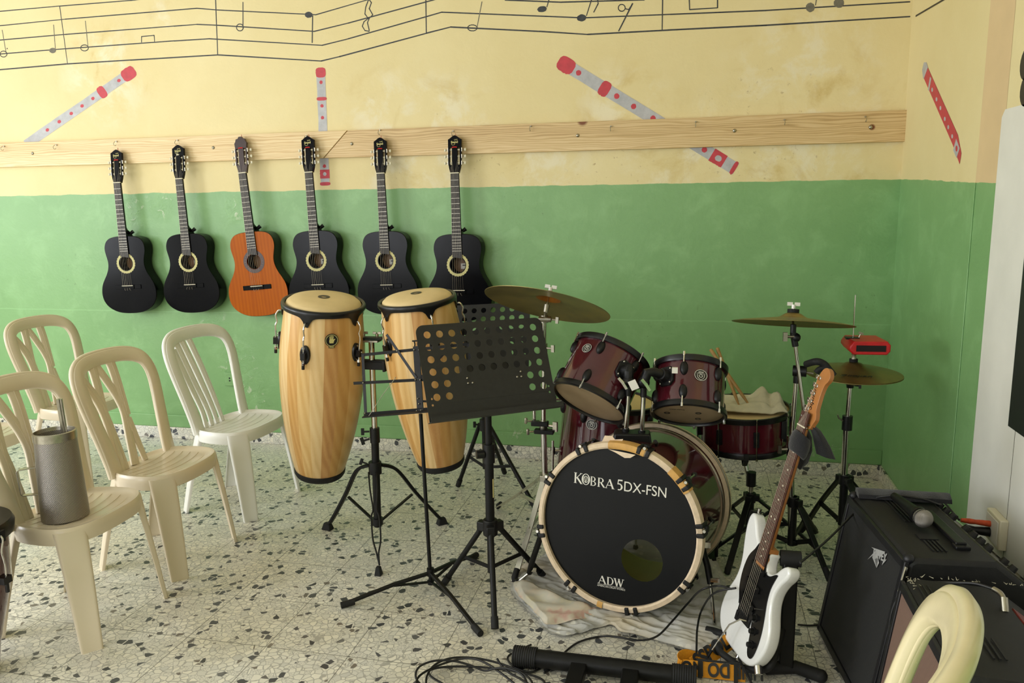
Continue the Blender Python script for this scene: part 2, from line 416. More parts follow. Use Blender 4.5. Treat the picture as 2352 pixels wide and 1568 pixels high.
# back wall with the painted staff and recorders (paint films less than a millimetre proud)
wb = MB(); wb.box(((XL + XR) / 2, .1, ZC / 2), (XR - XL + .4, .2, ZC), 0)
FILM = [0]
def film():
    FILM[0] += 1; return -.0004 - .000012 * FILM[0]
def ink(pts, w=3.0, m=1, closed=False):
    """brush line through photo points on the back wall, w in photo pixels"""
    y = film(); P = [at(a, b, y) for a, b in pts]
    if closed: P.append(P[0])
    hw = w * .0012 * .5 * (2.1 if True else 1)
    for a, b in zip(P[:-1], P[1:]):
        t = (b - a).normalized(); s = V((-t.z, 0, t.x)) * hw; a2 = a - t * hw * .4; b2 = b + t * hw * .4
        wb.add([a2 + s, b2 + s * random.uniform(.7, 1.1), b2 - s * random.uniform(.7, 1.1), a2 - s], [(0, 1, 2, 3)], m, False)
def paint(pts, m, wall=None):
    y = film(); wb.add([at(a, b, y) for a, b in pts], [tuple(range(len(pts)))], m, False)
def ell(cx, cy, rx, ry, rot=0, n=20, jit=.0):
    c, s = math.cos(rot), math.sin(rot); o = []
    for i in range(n):
        a = 2 * PI * i / n; x = rx * math.cos(a) * (1 + random.uniform(-jit, jit)); y = ry * math.sin(a) * (1 + random.uniform(-jit, jit))
        o.append((cx + x * c - y * s, cy + x * s + y * c))
    return o
for ln, w in (([(-500, 75), (0, 26), (137, 14), (300, 1), (450, -16), (720, -6), (860, -45)], 2.4), ([(-500, 110), (0, 59), (150, 44), (452, 19), (500, 23), (705, 33), (725, 34), (860, -5), (1010, -42)], 2.4),
              ([(-500, 146), (0, 92), (150, 79), (400, 60), (452, 56), (500, 58), (722, 72), (800, 53), (980, 4), (1010, -4)], 2.6),
              ([(-500, 184), (0, 124), (150, 112), (400, 94), (480, 89), (740, 104), (800, 89), (980, 38), (1015, 28), (1340, 41), (1540, 33), (1760, 24), (2090, 4)], 2.6),
              ([(-500, 214), (0, 160), (150, 147), (300, 138), (500, 126), (738, 140), (780, 130), (980, 76), (1035, 62), (1240, 72), (1350, 79), (1535, 69), (1760, 58), (2090, 38)], 3.0),
              ([(1160, 0), (1290, 5), (1480, 0)], 2.8), ([(137, 14), (155, 146)], 2.2), ([(495, -5), (500, 126)], 2.6), ([(978, -5), (979, 75)], 2.6), ([(1522, -5), (1521, 70)], 2.6), ([(2100, -5), (2098, 37)], 4.5),
              ([(5, 69), (14, 122)], 2), ([(123, 57), (127, 112)], 2), ([(196, 48), (202, 108)], 2), ([(558, 5), (558, 66)], 2.2), ([(718, 36), (717, 98)], 2.6),
              ([(325, 97), (325, 84), (354, 81), (355, 96)], 2.2), ([(1107, 4), (1095, 66)], 2), ([(1262, -5), (1256, 16)], 2.4), ([(1360, -5), (1347, 36)], 2.4), ([(1372, -5), (1374, 8), (1364, 28)], 2.4),
              ([(1453, 8), (1421, 71)], 3), ([(1583, -5), (1584, 22), (1648, 18), (1648, -5)], 2.4), ([(1876, -5), (1873, 12)], 2)):
    ink(ln, w, 2 if ln[0][0] in (5, 123, 196, 1107, 1876) else 1)
for e in ((8, 124, 8, 7), (194, 110, 9, 7), (551, 63, 8, 8), (1085, 64, 11, 7), (1428, 18, 8, 8)): ink([(x, y) for x, y in ell(*e, 0, 14)], 2, 1, True)
ink([(1436, 20), (1444, 22), (1453, 8)], 2.2)
for e, m in (((121, 116, 8, 6), 2), ((709, 34, 9, 7), 1), ((1245, 21, 11, 7, -.15), 1), ((1336, 41, 11, 8, -.1), 1), ((1861, 17, 10, 11), 2), ((1927, 7, 12, 11), 2)):
    paint(ell(*e, n=18, jit=.06) if len(e) == 5 else ell(*e, 0, 18, .06), m)
ink([(847, -2), (853, 6), (848, 20), (856, 34), (848, 42), (844, 52), (848, 70)], 2.2); ink([(847, -2), (840, 16), (838, 32), (846, 42), (836, 50), (832, 60), (838, 70), (848, 72)], 2.2)
ink([(16, 111), (17, 112)], 3)
def recorder(a, b, w, bits):
    """painted recorder between photo points a (mouth end) and b; bits = (t0, t1, width factor, material)"""
    ax, ay = a; bx, by = b; L = math.hypot(bx - ax, by - ay); tx, ty = (bx - ax) / L, (by - ay) / L; nx, ny = -ty, tx
    for t0, t1, wf, m, rd in bits:
        o = []
        if rd == 2:
            cx, cy = ax + (bx - ax) * (t0 + t1) / 2, ay + (by - ay) * (t0 + t1) / 2; r = (t1 - t0) * L / 2
            o = ell(cx, cy, r, w * wf / 2, math.atan2(ty, tx), 16, .08)
        else:
            k = 12
            for i in range(k + 1):
                t = t0 + (t1 - t0) * i / k; e = 1.0
                if rd == 1: e = (1 - abs(2 * i / k - 1) ** 3) ** .5 * .55 + .45 if 0 < i < k else .45
                j = random.uniform(.95, 1.05); o.append((ax + (bx - ax) * t + nx * w * wf * e * j / 2, ay + (by - ay) * t + ny * w * wf * e * j / 2))
            for i in range(k, -1, -1):
                t = t0 + (t1 - t0) * i / k; e = 1.0
                if rd == 1: e = (1 - abs(2 * i / k - 1) ** 3) ** .5 * .55 + .45 if 0 < i < k else .45
                o.append((ax + (bx - ax) * t - nx * w * wf * e / 2, ay + (by - ay) * t - ny * w * wf * e / 2))
        paint(o, m)
R_, G_ = 3, 4
recorder((309, 160), (60, 332), 22, [(.05, 1, 1, G_, 0), (0, .11, 1.35, R_, 1), (.27, .33, 1.3, R_, 1)] + [(t, t + .028, .35, R_, 2) for t in (.13, .37, .47, .57, .68, .79)])
recorder((736, 155), (747, 426), 20, [(.05, 1, 1, G_, 0), (0, .085, 1.15, R_, 1), (.25, .28, 1.15, R_, 1), (.865, .94, 1.1, R_, 0), (.97, 1.0, 1.2, R_, 1), (.885, .918, .4, G_, 2)] + [(t, t + .03, .38, R_, 2) for t in (.11, .31, .41, .82)])
recorder((1283, 139), (1690, 388), 29, [(.06, 1, 1, G_, 0), (0, .085, 1.25, R_, 1), (.235, .285, 1.25, R_, 1), (.865, .935, 1.08, R_, 0), (.98, 1.0, 1.15, R_, 1), (.885, .918, .5, G_, 2)] + [(t, t + .026, .45, R_, 2) for t in (.1, .315, .41, .52, .81)])
struct(wb, 'wall_back', [M['wall'], M['ink'], M['ink_grey'], M['mural_red'], M['mural_silver']])

# right wall with its shallow pier, the painted piano keys and one more recorder
wr = MB(); yp = xt(2240, 430, XR).y
wr.box((XR + .1, YR / 2, ZC / 2), (.2, -YR + .2, ZC), 0)
def rpt(px, py, x=None): return xt(px, py, XR - .0008 if x is None else x)
def rfilm(pts, m, k=0): wr.add([rpt(a, b, XR - .0008 - .0003 * k) for a, b in pts], [tuple(range(len(pts)))], m, False)
e1 = rpt(2296, 422).y
# pier face: slightly pinker plaster band between the corner edge and the keys
wr.add([V((XR - .0006, yp, 3)), V((XR - .0006, e1, 3)), V((XR - .0006, e1, GREEN_Z + SLOPE * e1 + .002)), V((XR - .0006, yp, GREEN_Z + SLOPE * yp + .002))], [(0, 1, 2, 3)], 1, False)
kx = XR - .0015
ye = rpt(2300, 300).y
wr.add([V((kx, ye + .005, 0)), V((kx, ye + .005, rpt(2300, 270).z)), V((kx, ye - .02, rpt(2306, 252).z)), V((kx, ye - .25, rpt(2352, 240).z)), V((kx, ye - 1.6, rpt(2352, 240).z + .03)), V((kx, ye - 1.6, 0))], [(0, 1, 2, 3, 4, 5)], 2, False)
zt = rpt(2352, 252).z
for i in range(1, 9):   # pencil lines between the keys
    y0 = rpt(2322, 1100).y - (i - 1) * .165
    wr.box((kx - .0003, y0, zt / 2), (.0004, .003, zt), 3)
for i in (0, 1, 3, 4, 5): # black keys
    y0 = rpt(2332, 800).y - i * .3
    z0 = rpt(2334, 990).z; wr.box((kx - .0006, y0 - .09, z0 + .36), (.001, .17, .72), 4)
for yy, zz in ((rpt(2346, 150).y, rpt(2346, 150).z), (rpt(2346, 210).y, rpt(2346, 210).z)):
    wr.lathe([(0, 0), (.05, 0)], (kx, yy - .04, zz), (-1, 0, 0), 20, 4)
rw = MB
for pts, m in (([(2122, 143), (2128, 143), (2134, 165), (2130, 182), (2120, 180), (2118, 160)], 5), ([(2131, 155), (2200, 310), (2208, 352), (2204, 377), (2188, 332), (2122, 180)], 6)):
    rfilm(pts, m, 1 if m == 5 else 1.6)
for a, b, r in ((2141, 206, 5), (2151, 228, 5), (2160, 248, 5), (2170, 273, 5), (2178, 292, 5), (2187, 313, 5)): rfilm([(x, y) for x, y in ell(a, b, 2, r)], 5, 2.3)
rfilm([(2136, 176), (2139, 180), (2134, 209), (2131, 206)], 5, 2.3); rfilm([(2196, 318), (2204, 340), (2197, 363), (2189, 345)], 5, 2.3); rfilm(ell(2197, 341, 2.5, 7), 6, 3)
def rline(a, b, w=.004):
    p, q = rpt(*a), rpt(*b); t = (q - p).normalized(); s = V((0, -t.z, t.y)) * w
    wr.add([p + s, q + s, q - s, p - s], [(0, 1, 2, 3)], 4, False)
rline((2103, 37), (2168, -1)); rline((2168, -1), (2260, -50))
struct(wr, 'wall_right', [M['wall_r'], M['column'], M['mural_white'], M['ink_grey'], M['mural_black'], M['mural_silver'], M['mural_red']])
pm = MB(); pm.box((XR - .002, yp, .75), (.004, .012, 1.5)); struct(pm, 'trim_1', M['wall_r'], bevel=.003)

sk = MB(); sk.box(((XL + XR) / 2, -.006, .036), (XR - XL, .012, .072)); struct(sk, 'baseboard_back', M['skirt'], bevel=.002)
sk = MB(); sk.box((XR - .006, (ye + 0) / 2, .036), (.012, -ye, .072)); struct(sk, 'baseboard_right', M['skirt'], bevel=.002)
# skirting ledge of green plaster just above the tiles
lg = MB(); lg.box(((XL + XR) / 2, -.004, .112), (XR - XL, .008, .08)); struct(lg, 'trim_2', M['wall'], bevel=.004)

def wall_with_openings(name, plane, a0, a1, ops, material):
    """wall on x = const ('x') or y = const ('y'); ops = (lo, hi, z0, z1)"""
    ax, c, th = plane; w = MB(); ops = sorted(ops); cur = a0
    def seg(p, q, z0, z1):
        if q - p < 1e-4 or z1 - z0 < 1e-4: return
        ctr = (c, (p + q) / 2, (z0 + z1) / 2) if ax == 'x' else ((p + q) / 2, c, (z0 + z1) / 2)
        w.box(ctr, (th, q - p, z1 - z0) if ax == 'x' else (q - p, th, z1 - z0))
    for lo, hi, z0, z1 in ops:
        seg(cur, lo, 0, ZC); seg(lo, hi, 0, z0); seg(lo, hi, z1, ZC); cur = hi
    seg(cur, a1, 0, ZC); struct(w, name, material)
WIN_L = [(-2.9, -.9, .95, 2.5), (-5.6, -3.5, .95, 2.5)]
WIN_R = [(-5.2, -3.2, .95, 2.4), (-2.2, -.3, .95, 2.4)]
wall_with_openings('wall_left', ('x', XL - .1, .2), YR, 0, WIN_L, M['wall_plain'])
wall_with_openings('wall_front', ('y', YR - .1, .2), XL, XR, WIN_R, M['wall_plain'])
gl = NT('window_glass'); gl.p(Base_Color=(1, 1, 1, 1), Roughness=0, Transmission_Weight=1.0, IOR=1.02)
M['winframe'] = mat('white_window_frame', S(226, 226, 220), .4)
nwin = [0]
def window(ax, c, lo, hi, z0, z1):
    nwin[0] += 1; w = MB(); n = 3
    def bar(p, q, a, b):
        ctr = (c, (p + q) / 2, (a + b) / 2) if ax == 'x' else ((p + q) / 2, c, (a + b) / 2)
        w.box(ctr, (.05, q - p, b - a) if ax == 'x' else (q - p, .05, b - a))
    bar(lo, hi, z0, z0 + .05); bar(lo, hi, z1 - .05, z1)
    for i in range(n + 1):
        x = lo + (hi - lo) * i / n; bar(max(lo, x - .03), min(hi, x + .03), z0 + .05, z1 - .05)
    struct(w, 'window_%d' % nwin[0], M['winframe'])
for o in WIN_L: window('x', XL - .1, *o)
for o in WIN_R: window('y', YR - .1, *o)
# skirting on unseen walls is left out: the photo shows none

# ------------------------------------------------------------------ light: daylight through the windows
def area(name, loc, rot, sx, sy, e, col):
    l = bpy.data.lights.new(name, 'AREA'); l.shape = 'RECTANGLE'; l.size = sx; l.size_y = sy; l.energy = e; l.color = col
    o = bpy.data.objects.new(name, l); C.objects.link(o); o.location = loc; o.rotation_euler = rot; return o
for i, (lo, hi, z0, z1) in enumerate(WIN_L):
    area('window_daylight', (XL - .02, (lo + hi) / 2, (z0 + z1) / 2), (0, -PI / 2, 0), z1 - z0, hi - lo, (40, 150)[i], (.95, .985, 1.05))
for i, (lo, hi, z0, z1) in enumerate(WIN_R):
    area('window_daylight', ((lo + hi) / 2, YR - .02, (z0 + z1) / 2), (PI / 2, 0, 0), hi - lo, z1 - z0, (80, 20)[i], (.97, .985, 1.03))
W = bpy.data.worlds.new('World'); bpy.context.scene.world = W; W.use_nodes = True
W.node_tree.nodes['Background'].inputs[0].default_value = (.85, .92, 1, 1); W.node_tree.nodes['Background'].inputs[1].default_value = .8
# ------------------------------------------------------------------ planks on the wall
def plank(outline_px, material, label, base_px, hooks, bolts, dark=()):
    base = at(*base_px, -.03); t = thing('wooden_plank', label, 'plank', base, 'hanging rail of pine planks')
    b = MB(); o = [at(x, y, -.03) for x, y in outline_px]
    zt, zb = 1.865, 1.717
    pts = [(p.x, z) for p, z in zip(o, [zt if i in (0, 1) else zb for i in range(4)])]
    b.prism(pts, (0, -.03, 0), (1, 0, 0), (0, 0, 1), -.028, 0)
    part(b, 'board', material, t, bevel=.002)
    for x, y in hooks:
        p = at(x, y, -.032); h = MB()
        h.cyl(p + V((0, .004, 0)), p + V((0, -.006, 0)), .004, n=10)
        h.tube([p + V(q) for q in ((0, 0, 0), (0, -.012, 0), (0, -.022, -.004), (0, -.03, -.014), (0, -.026, -.024), (0, -.016, -.026), (0, -.008, -.02))], .0016, 6)
        part(h, 'hook', M['steel'], t)
    for x, y in bolts:
        p = at(x, y, -.03); h = MB(); h.lathe([(0, .006), (.006, .005), (.009, .002), (.0095, 0)], p, (0, -1, 0), 14); part(h, 'bolt', M['steel'], t)
    return t
plank([(-420, 300), (797, 299), (742, 361), (-420, 380)], M['plankA'], 'pale pine plank on the left, cut slantwise where it meets the knotty one', (300, 350),
      [(10, 336), (130, 333), (268, 325), (408, 322), (551, 318), (704, 312)], [(75, 352), (490, 339)])
plank([(799, 299), (2088, 252), (2085, 327), (744, 361)], M['plankB'], 'knotty pine plank on the right, ending at the wall corner', (1500, 310),
      [(873, 299), (1041, 301), (1219, 290), (1403, 290), (1598, 280), (1802, 275), (1988, 268)], [(808, 330), (1327, 311), (1687, 300), (2000, 292)])

# ------------------------------------------------------------------ acoustic guitars
half = [(0, 0), (.035, .001), (.075, .006), (.115, .02), (.15, .043), (.174, .075), (.184, .11), (.184, .145), (.176, .18), (.16, .212), (.143, .24), (.13, .268), (.123, .295), (.122, .32),
        (.126, .345), (.132, .37), (.136, .395), (.134, .42), (.124, .445), (.105, .463), (.075, .473), (.04, .477), (0, .478)]
BODY = [(x, z) for x, z in half] + [(-x, z) for x, z in half[-2:0:-1]]
BODY = [(p.x, p.y) for p in spline(BODY, 3, True)]
def make_guitar(label, orange, loop, logo):
    t = thing('acoustic_guitar', label, 'guitar', (0, 0, 0), 'acoustic guitars hanging on the green wall')
    dp = .088; yf = -dp
    top = M['guitar_orange'] if orange else M['black_gloss']; side = M['sidewood'] if orange else M['black_side']
    b = MB(); n = len(BODY)
    rings = [[V((x * .96, -.004, .239 + (z - .239) * .97)) for x, z in BODY], [V((x, -.008, z)) for x, z in BODY], [V((x, -dp + .003, z)) for x, z in BODY], [V((x * .988, -dp, .239 + (z - .239) * .99)) for x, z in BODY]]
    b.loft(rings, True, False); b.add(rings[0], [tuple(range(n))[::-1]])
    part(b, 'body', side, t, angle=35)
    f = MB(); out = [(x * .988, .239 + (z - .239) * .99) for x, z in BODY]
    f.shape(out, [circ(0, .31, .043, 28)], (0, yf - .001, 0), (1, 0, 0), (0, 0, 1), .003)
    part(f, 'soundboard', top, t)
    s = MB(); s.shape(circ(0, .31, .0435, 28), [], (0, -.02, 0), (1, 0, 0), (0, 0, 1), .002); s.box((.018, -.0225, .30), (.04, .001, .03), 1); s.box((.02, -.0235, .305), (.026, .001, .006), 2)
    part(s, 'inner_back', [M['tan'], M['label_cream'] if not orange else M['tan'], M['black_plastic']], t)
    r = MB()
    if orange:
        r.shape(circ(0, .31, .0645, 36), [circ(0, .31, .044, 36)], (0, yf - .003, 0), (1, 0, 0), (0, 0, 1), .0008)
        for i in range(24):
            a = 2 * PI * i / 24; r.box((.054 * math.cos(a), yf - .0036, .31 + .054 * math.sin(a)), (.0035, .0006, .0055), 1, (V((math.sin(a), 0, -math.cos(a))), V((0, 1, 0)), V((math.cos(a), 0, math.sin(a)))))
        part(r, 'rosette', [M['brownhead'], M['tan']], t, label='dark brown inlaid rosette')
    else:
        o = [((.062 + .0018 * math.cos(i * PI / 1.5)) * math.cos(2 * PI * i / 72), .31 + (.062 + .0018 * math.cos(i * PI / 1.5)) * math.sin(2 * PI * i / 72)) for i in range(72)]
        r.shape(o, [circ(0, .31, .0475, 36)], (0, yf - .003, 0), (1, 0, 0), (0, 0, 1), .0008); part(r, 'rosette', M['rosette'], t, label='gold patterned rosette')
    k = MB()
    nk = [(-.027, .352), (.027, .352), (.0235, .80), (-.0235, .80)]
    rings = []
    for z, w in ((.47, .027), (.6, .0255), (.7, .0248), (.79, .0238), (.80, .0238)):
        rings.append([V((w * math.cos(a), yf - .002 + .021 * math.sin(a), z)) for a in [PI * i / 10 for i in range(11)]])
    k.loft(rings, True, True)
    k.loft([[V((x * .02, y, z)) for x, y in ((-1, yf - .002), (1, yf - .002), (.8, hy), (-.8, hy))] for z, hy in ((.474, -.01), (.50, -.035), (.515, -.06), (.53, yf + .018))])
    part(k, 'neck', M['black_side'], t)
    h = MB(); h.cyl((.02, -.045, .492), (.038, -.04, .505), .009, .0115, 12); part(h, 'strap_button', M['black_plastic'], t)
    fb = MB(); fb.prism([(-.0275, .353), (.0275, .345), (.0225, .80), (-.0225, .80)], (0, yf - .004, 0), (1, 0, 0), (0, 0, 1), .0055, 0)
    SC = .64
    for i in range(1, 19):
        z = .80 - SC * (1 - 2 ** (-i / 12)); w = .0225 + (.8 - z) / .45 * .005
        fb.box((0, yf - .0102, z), (w * 2 - .001, .0012, .0014), 1)
    part(fb, 'fingerboard', [M['fretboard'], M['steel']], t)
    nt = MB(); nt.box((0, yf - .008, .8015), (.049, .011, .005)); part(nt, 'nut', M['ivory'], t, bevel=.0008)
    # slotted headstock, tilted back a little
    hd = MB(); HB = (V((1, 0, 0)), V((0, .1, .995)).normalized()); ho = V((0, yf + .004, .80))
    if orange: out = [(-.024, 0), (.024, 0), (.03, .03), (.036, .055), (.034, .14), (.037, .165), (.031, .172), (.026, .188), (.014, .19), (.008, .2), (-.008, .2), (-.014, .19), (-.026, .188), (-.031, .172), (-.037, .165), (-.034, .14), (-.036, .055), (-.03, .03)]
    else: out = [(-.024, 0), (.024, 0), (.031, .026), (.036, .055), (.037, .18), (.03, .183), (.014, .195), (.004, .2), (-.004, .2), (-.014, .195), (-.03, .183), (-.037, .18), (-.036, .055), (-.031, .026)]
    sl = [[(s_ * .0215 - .0065, .045), (s_ * .0215 + .0065, .045), (s_ * .0215 + .0065, .135), (s_ * .0215 - .0065, .135)] for s_ in (-1, 1)]
    hd.shape(out, sl, ho, HB[0], HB[1], .016)
    hs = part(hd, 'headstock', M['brownhead'] if orange else M['black_gloss'], t, label='dark brown slotted headstock' if orange else None)
    hn = HB[0].cross(HB[1]).normalized()
    def hp(x, z, y=0): return ho + HB[0] * x + HB[1] * z + hn * y
    if logo:
        lg = MB(); lg.text('Sound', hp(-.02, .160, .0085), hp(.018, .160, .0085), hn, 0, .0004, bold=.03); lg.text('LAG', hp(-.002, .1735, .0085), hp(.016, .1735, .0085), hn, 0, .0004)
        lg.shape([(math.cos(a) * .01 - .008, .155 + math.sin(a) * .007) for a in [2 * PI * i / 16 for i in range(16)]], [[(math.cos(a) * .0085 - .008, .155 + math.sin(a) * .0055) for a in [2 * PI * i / 16 for i in range(16)]]], hp(0, 0, .0085), HB[0], HB[1], .0004)
        part(lg, 'logo', M['gold_print'], hs)
    for s_ in (-1, 1):
        for z in (.055, .09, .125):
            q = MB(); q.cyl(hp(s_ * .014, z), hp(s_ * .029, z), .0042, n=10, m=0)
            q.cyl(hp(s_ * .03, z), hp(s_ * .05, z, -.001), .0022, n=8, m=1); q.box(hp(s_ * .0385, z), (.004, .014, .02), 1)
            q.sph(hp(s_ * .056, z, -.002), .0085, 10, 2, (.75, .5, 1)); part(q, 'tuning_peg', [M['ivory'], M['steel'], M['ivory']], t)
    br = MB(); br.box((0, yf - .006, .165), (.085, .009, .026)); br.box((.062, yf - .004, .165), (.05, .005, .026)); br.box((-.062, yf - .004, .165), (.05, .005, .026))
    bd = part(br, 'bridge', M['black_gloss'], t, bevel=.0015)
    sd = MB(); sd.box((0, yf - .011, .172), (.074, .0035, .0035)); part(sd, 'saddle', M['ivory'], bd)
    st = MB()
    for i in range(6):
        x1 = -.0175 + .007 * i; x0 = -.029 + .0116 * i; slx = (-.0215 if i < 3 else .0215); zz = (.055, .09, .125)[i if i < 3 else 5 - i]
        st.tube([(x0, yf - .006, .158), (x0, yf - .0135, .172), (x1, yf - .0135, .8015), tuple(hp(slx - (.004 if i < 3 else -.004), zz, .001))], .0005 if i < 3 else .0003, 5)
    for i in range(3):
        a = random.uniform(-.6, .6); x = -.018 + .016 * i
        st.tube([(x, yf - .012, .157), (x + .006 * a, yf - .016, .149), (x + .014 * a, yf - .012, .143)], .0006, 5)
    part(st, 'strings', M['string'], t)
    if loop == 'cord':
        c = MB(); c.tube([hp(-.014, .137, .009), hp(-.006, .138, .0105), hp(.006, .138, .0105), hp(.013, .137, .009)], .0028, 8)
        c.tube([hp(-.012, .137, -.008), hp(-.006, .18, -.012), hp(0, .215, -.012), hp(.006, .18, -.012), hp(.012, .137, -.008)], .0015, 6)
        part(c, 'hanging_cord', M['red_cord'], t, label='red hanging cord')
    elif loop == 'wire':
        c = MB(); c.tube([hp(-.01, .135, .008), hp(-.004, .17, .009), hp(.006, .2, .004), hp(.002, .22, -.01)], .0009, 6); c.sph(hp(0, .142, .01), .007, 10, 0, (1.5, .5, .6)); part(c, 'hanging_wire', M['ivory'], t)
    return t
gp = {'b': make_guitar('x', False, 'cord', True), 'o': make_guitar('x', True, 'cord', False), 'w': make_guitar('x', False, 'wire', True)}
GL = [((262, 343), (302, 719), 'b', 'black acoustic guitar at the left end of the hanging row', .975, 4),
      ((404, 332), (445, 718), 'w', 'black acoustic guitar hanging just left of the orange one, white wire at its head', .99, 3),
      ((547, 313), (600, 726), 'o', 'orange-topped acoustic guitar with dark sides and brown headstock', 1.03, 1),
      ((703, 312), (737, 722), 'b', 'black acoustic guitar just right of the orange one, body behind the left conga', 1.0, 2),
      ((870, 315), (893, 722), 'b', 'black acoustic guitar hanging between the two congas', .975, 1),
      ((1042, 310), (1056, 738), 'b', 'black acoustic guitar at the right end of the hanging row, beside the crash cymbal', 1.0, 0)]
for i, (a, b, kk, lab, sc_, rz) in enumerate(GL):
    A = at(*a, -.085); B = at(*b, -.11)
    yb = -.012
    dirv = (A - B).normalized()
    L = (A - B).length
    fr = {'b': 0, 'o': 0, 'w': 0}
    if i in (0, 1, 2): r = gp[kk]; r['label'] = lab
    else: r = dup(gp['b'], lab, (0, 0, 0), 0)
    zr = math.radians(rz)
    # local frame: z along the leaning neck, x to the right, front faces the room
    z = dirv; x = (V((math.cos(zr), -math.sin(zr) * -1, 0))); x = (x - z * x.dot(z)).normalized(); y = z.cross(x)
    s = L / 1.0
    m = Matrix(((x.x * s, y.x * s, z.x * s, 0), (x.y * s, y.y * s, z.y * s, 0), (x.z * s, y.z * s, z.z * s, 0), (0, 0, 0, 1)))
    o = B + y * .088 * s
    m.translation = o; r.matrix_world = m
    # red or steel end of the loop over its screw hook
if True:
    for (x, y), ang in (((875, 303), .5), ((1037, 303), -.7)):
        pass
# ------------------------------------------------------------------ plastic chairs (facing local +y)
def make_chair(label, material, slats, w=1.0, th=.018, group='stackable plastic chairs'):
    t = thing('plastic_chair', label, 'chair', (0, 0, 0), group)
    hz = .42
    # seat: rounded slab with a turned-down rim
    def outline(sx, fy, ry, n=56):
        o = []
        for i in range(n):
            a = 2 * PI * i / n; c, s_ = math.cos(a), math.sin(a)
            e = .62
            x = abs(c) ** e * (1 if c > 0 else -1); y = abs(s_) ** e * (1 if s_ > 0 else -1)
            wd = sx * (1 + .07 * max(0, y) - .1 * max(0, -y))
            yy = y * (fy if y > 0 else ry)
            if y > 0: yy += .012 * (1 - x * x)
            o.append((x * wd * w, yy))
        return o
    s = MB()
    def ring(k, z, dish=0):
        return [V((x * k, y * k, z - dish)) for x, y in outline(.205, .175, .125)]
    s.loft([ring(.93, hz - .016), ring(.955, hz - .054), ring(.985, hz - .055), ring(1.0, hz - .032), ring(.995, hz - .01), ring(.965, hz), ring(.93, hz - .001), ring(.90, hz - .007), ring(.75, hz - .012), ring(.5, hz - .014), ring(.2, hz - .015)], True, True)
    st = part(s, 'seat', material, t, angle=60)
    g = MB()
    for i in range(6):
        yy = -.08 + .038 * i
        g.tube([V((x * .155 * w, yy + .03 * (1 - x * x), hz - .0125 + .001 * abs(x))) for x in [k / 6 - 1 for k in range(13)]], .0009, 6)
    part(g, 'seat_rib', material, st)
    # backrest: wrapped U with slats
    def bp(sx, tt):
        """point on the backrest surface: sx sideways, tt 0..1 up"""
        y0 = -.085 - .115 * tt - .03 * tt * tt; wrap = .035 * (abs(sx) / .2) ** 2.2
        return V((sx * w, y0 + wrap * (.3 + .7 * tt), hz - .012 + .437 * tt))
    U = [(.165, -.02), (.168, .1), (.176, .25), (.187, .42), (.198, .58), (.205, .72), (.203, .83), (.188, .915), (.155, .965), (.105, .99), (.05, .9985), (0, 1.0)]
    pts2 = U + [(-a, b) for a, b in U[-2::-1]]
    P = [bp(p.x, p.y) for p in spline(pts2, 5)]
    nP = len(P); cen = V((0, -.25, hz + .18))
    sides = []
    for i in range(nP):
        tg = (P[min(i + 1, nP - 1)] - P[max(i - 1, 0)]).normalized()
        nb = V((0, 1, .28)).normalized(); sides.append(tg.cross(nb))
    ww = [.056 + .012 * min(1, abs(i - nP / 2) / (nP / 2)) ** 4 for i in range(nP)]
    b = MB(); b.band(P, sides, ww, th)
    # outer lip that gives the frame its channel section
    b.tube([p + sides[i].normalized() * (-.026 if True else 0) * 1 + V((0, -.005, 0)) for i, p in enumerate(P)], max(.0105, th * .5), 8)
    b.tube([p - sides[i].normalized() * -.024 + V((0, -.004, 0)) for i, p in enumerate(P)], .006, 8)
    bk = part(b, 'backrest', material, t, angle=60)
    for sl in slats:
        q = MB()
        for pts, w0, w1 in sl:
            pp = [bp(p.x, p.y) + V((0, -.003, 0)) for p in spline(pts, 6)]; m_ = len(pp)
            sd = [((pp[min(i + 1, m_ - 1)] - pp[max(i - 1, 0)]).cross(V((0, 1, .28)))) for i in range(m_)]
            q.band(pp, sd, [1.45 * (w0 + (w1 - w0) * i / (m_ - 1)) for i in range(m_)], .011)
            q.tube([p + V((0, .0052, .001)) for p in pp], .0022, 6)
        part(q, 'back_slat', material, bk, angle=60)
    # legs: shallow channels flaring to the floor
    def leg(x0, y0, x1, y1, wa, wb, outward):
        o = V(outward).normalized(); sd = V((-o.y, o.x, 0)); q = MB(); rings = []
        for tt in (0, .12, .35, .7, 1):
            z = (hz - .012) * (1 - tt); c = V((x0 + (x1 - x0) * tt ** .8, y0 + (y1 - y0) * tt ** .8, z)); wd = (wa + (wb - wa) * tt) / 2
            d = .034 - .012 * tt
            dent = .36 * d * min(1, tt * 4)
            ring = [c + sd * wd * math.sin(a) + o * (d * (math.cos(a) ** .5 if math.cos(a) > 0 else 0) * .9 - dent * max(0, math.cos(a * 1.45)) - d * .45) for a in [-PI / 2 + PI * k / 16 for k in range(17)]]
            ring += [c + sd * (wd * .84) * math.sin(a) + o * (d * .25 * math.cos(a) - d * .45) for a in [PI / 2 - PI * k / 16 for k in range(17)]]
            rings.append(ring)
        q.loft(rings, True, True)
        part(q, 'leg', material, t, angle=60)
    leg(.168 * w, .13, .197 * w, .192, .10, .068, (.75, .8, 0)); leg(-.168 * w, .13, -.197 * w, .192, .10, .068, (-.75, .8, 0))
    leg(.15 * w, -.085, .168 * w, -.195, .085, .058, (.8, -.7, 0)); leg(-.15 * w, -.085, -.168 * w, -.195, .085, .058, (-.8, -.7, 0))
    return t
